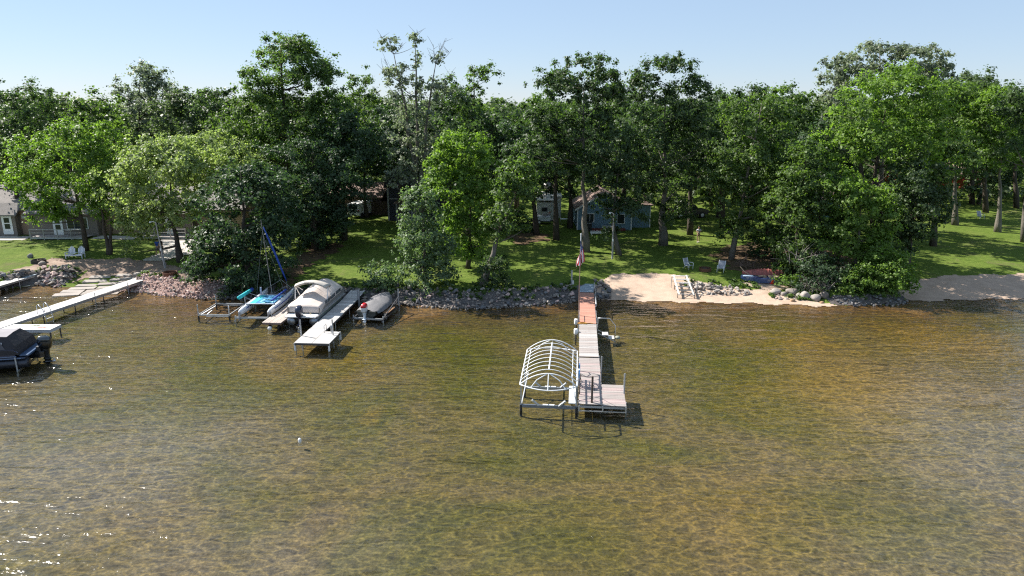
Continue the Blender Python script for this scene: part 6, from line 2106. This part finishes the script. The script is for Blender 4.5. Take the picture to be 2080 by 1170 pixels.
# dark two-storey house with a porch
gz = gh(-14, 89)
dh = thing('dark_house', 'dark blue two-storey house with white corner trim and a small gabled porch', 'house', (-14.0, 89, gz))
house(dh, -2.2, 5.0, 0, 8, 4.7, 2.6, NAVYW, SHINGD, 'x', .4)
for x in (-2.2, ):
    q = MB(); q.box((x + .05, -.04, 2.35), (.22, .06, 4.7)); q.build('corner_trim', M('grey_trim', (.36, .36, .36), .7), dh)
q = MB(); q.box((1.4, -.04, 2.9), (7.0, .06, .16)); q.build('band_trim', M('grey_trim', (.36, .36, .36), .7), dh)
q = MB(); q.prism([(-1.3, 2.45), (1.5, 2.45), (.1, 3.3)], -1.6, 0, 'y'); q.build('porch_roof', SHINGB, dh)
for x in (-.85, 1.1):
    q = MB(); q.box((x, -1.4, 1.2), (.2, .2, 2.5)); q.build('porch_post', M('grey_trim', (.36, .36, .36), .7), dh)
q = MB(); q.prism([(-.75 + .9 * math.cos(a) + .85, 2.0 + .3 * math.sin(a)) for a in np.linspace(0, math.pi, 9)] + [(-.8, 2.4), (1.0, 2.4)][::-1], -1.46, -1.38, 'y'); q.build('porch_arch', M('grey_trim', (.36, .36, .36), .7), dh)
door(dh, .1, 0, .1, glass=True, mt=M('grey_trim', (.36, .36, .36), .7))
# garage and fence
gz = gh(-22, 96)
ga = thing('garage', 'low brown garage with pinkish-brown roof in the shade left of the dark house', 'garage', (-22.5, 95, gz), R(-12))
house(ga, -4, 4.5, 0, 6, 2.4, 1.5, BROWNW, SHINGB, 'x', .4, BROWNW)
window(ga, 2, 0, 1.5, 1.0, .8, 2)
va = thing('white_van', 'white van parked behind the slim dark trunk beside the garage', 'van', (-20.6, 92.6, gh(-20.6, 92.6)), R(-20))
q = MB(); q.prism([(-.92, .35), (.92, .35), (.96, 1.1), (.84, 2.0), (-.84, 2.0), (-.96, 1.1)], -1.9, 2.2, 'y'); q.build('body', WHITE, va, bevel=.05)
q = MB(); q.box((0, -1.92, 1.5), (1.3, .03, .5)); q.build('rear_window', GLASS, va)
for x in (-.9, .9):
    q = MB(); q.box((x * .9, -1.92, 1.0), (.14, .04, .4)); q.build('tail_light', M('red_lens', (.40, .02, .02), .3), va)
    for y in (-1.2, 1.5):
        q = MB(); q.tube([(x - .1, y, .34), (x + .1, y, .34)], .34, 16); q.build('wheel', BLACKR, va)
fe = thing('board_fence', 'brown vertical board fence between the garage and the dark house', 'fence', (-18.6, 93.5, gh(-18.6, 93.5)), R(14))
bm_ = mesh_of(lambda m: m.box((0, 0, .9), (.145, .03, 1.9)), 'board', BROWNW)
for k in range(26):
    inst(bm_, 'board', fe, (-.6 + k * .16, 0, random.uniform(-.02, .02)))
for z in (.4, 1.5):
    q = MB(); q.box((1.4, .05, z), (4.2, .05, .09)); q.build('rail', BROWNW, fe)

# teal and red cabins on the right
tc_ = thing('teal_cottage', 'small teal cottage glimpsed through the thicket', 'cottage', (43.5, 91, gh(43.5, 91)))
house(tc_, -2.5, 2.2, 0, 5, 2.5, 1.2, TEALW, SHINGB, 'x', .3)
window(tc_, 1.0, 0, 1.4, .9, 1.0, 1); q = MB(); q.box((2.2, -.03, 1.2), (.12, .06, 2.5)); q.build('corner_trim', TRIM, tc_)
rc = thing('red_cabin', 'dark red cabin with a pinkish roof far back between the right lawn trees', 'cabin', (83.5, 124, gh(83.5, 124)), R(32))
house(rc, -4, 4, 0, 6, 2.7, 1.9, REDW, SHINGB, 'y', .5, M('pink_fascia', (.40, .28, .26), .7))
window(rc, 1.8, 0, 1.5, 1.0, 1.0, 2)
rs = thing('red_shed', 'small red shed glimpsed behind the dark tree of the thicket', 'shed', (67, 116, gh(67, 116)), R(30))
house(rs, -2, 2, 0, 4, 2.5, 1.3, REDW, SHINGB, 'x', .3)
door(rs, 0, 0, .05, glass=False, mt=REDW)

# dark pickup in the shade
p = ground(1398, 441)
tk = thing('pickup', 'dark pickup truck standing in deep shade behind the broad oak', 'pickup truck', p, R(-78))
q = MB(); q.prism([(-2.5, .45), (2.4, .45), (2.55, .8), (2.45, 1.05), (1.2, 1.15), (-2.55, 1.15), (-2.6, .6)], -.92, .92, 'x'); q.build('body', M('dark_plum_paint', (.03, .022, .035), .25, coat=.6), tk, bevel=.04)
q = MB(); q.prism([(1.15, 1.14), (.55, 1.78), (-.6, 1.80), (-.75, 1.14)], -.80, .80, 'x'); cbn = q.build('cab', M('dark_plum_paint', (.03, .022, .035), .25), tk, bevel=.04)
q = MB(); q.prism([(1.0, 1.2), (.55, 1.68), (-.5, 1.70), (-.62, 1.2)], -.82, .82, 'x'); q.build('side_window', GLASS, cbn)
for x in (-.85, .85):
    q = MB(); q.box((x * .92, -2.59, .88), (.16, .06, .34)); q.build('tail_light', M('red_lens', (.40, .02, .02), .3), tk)
    for y in (-1.6, 1.55):
        q = MB(); q.tube([(x - .12, y, .38), (x + .12, y, .38)], .38, 18); w_ = q.build('wheel', BLACKR, tk)
        q = MB(); q.tube([(x - .13, y, .38), (x + .13, y, .38)], .22, 12); q.build('rim', ALU, w_)
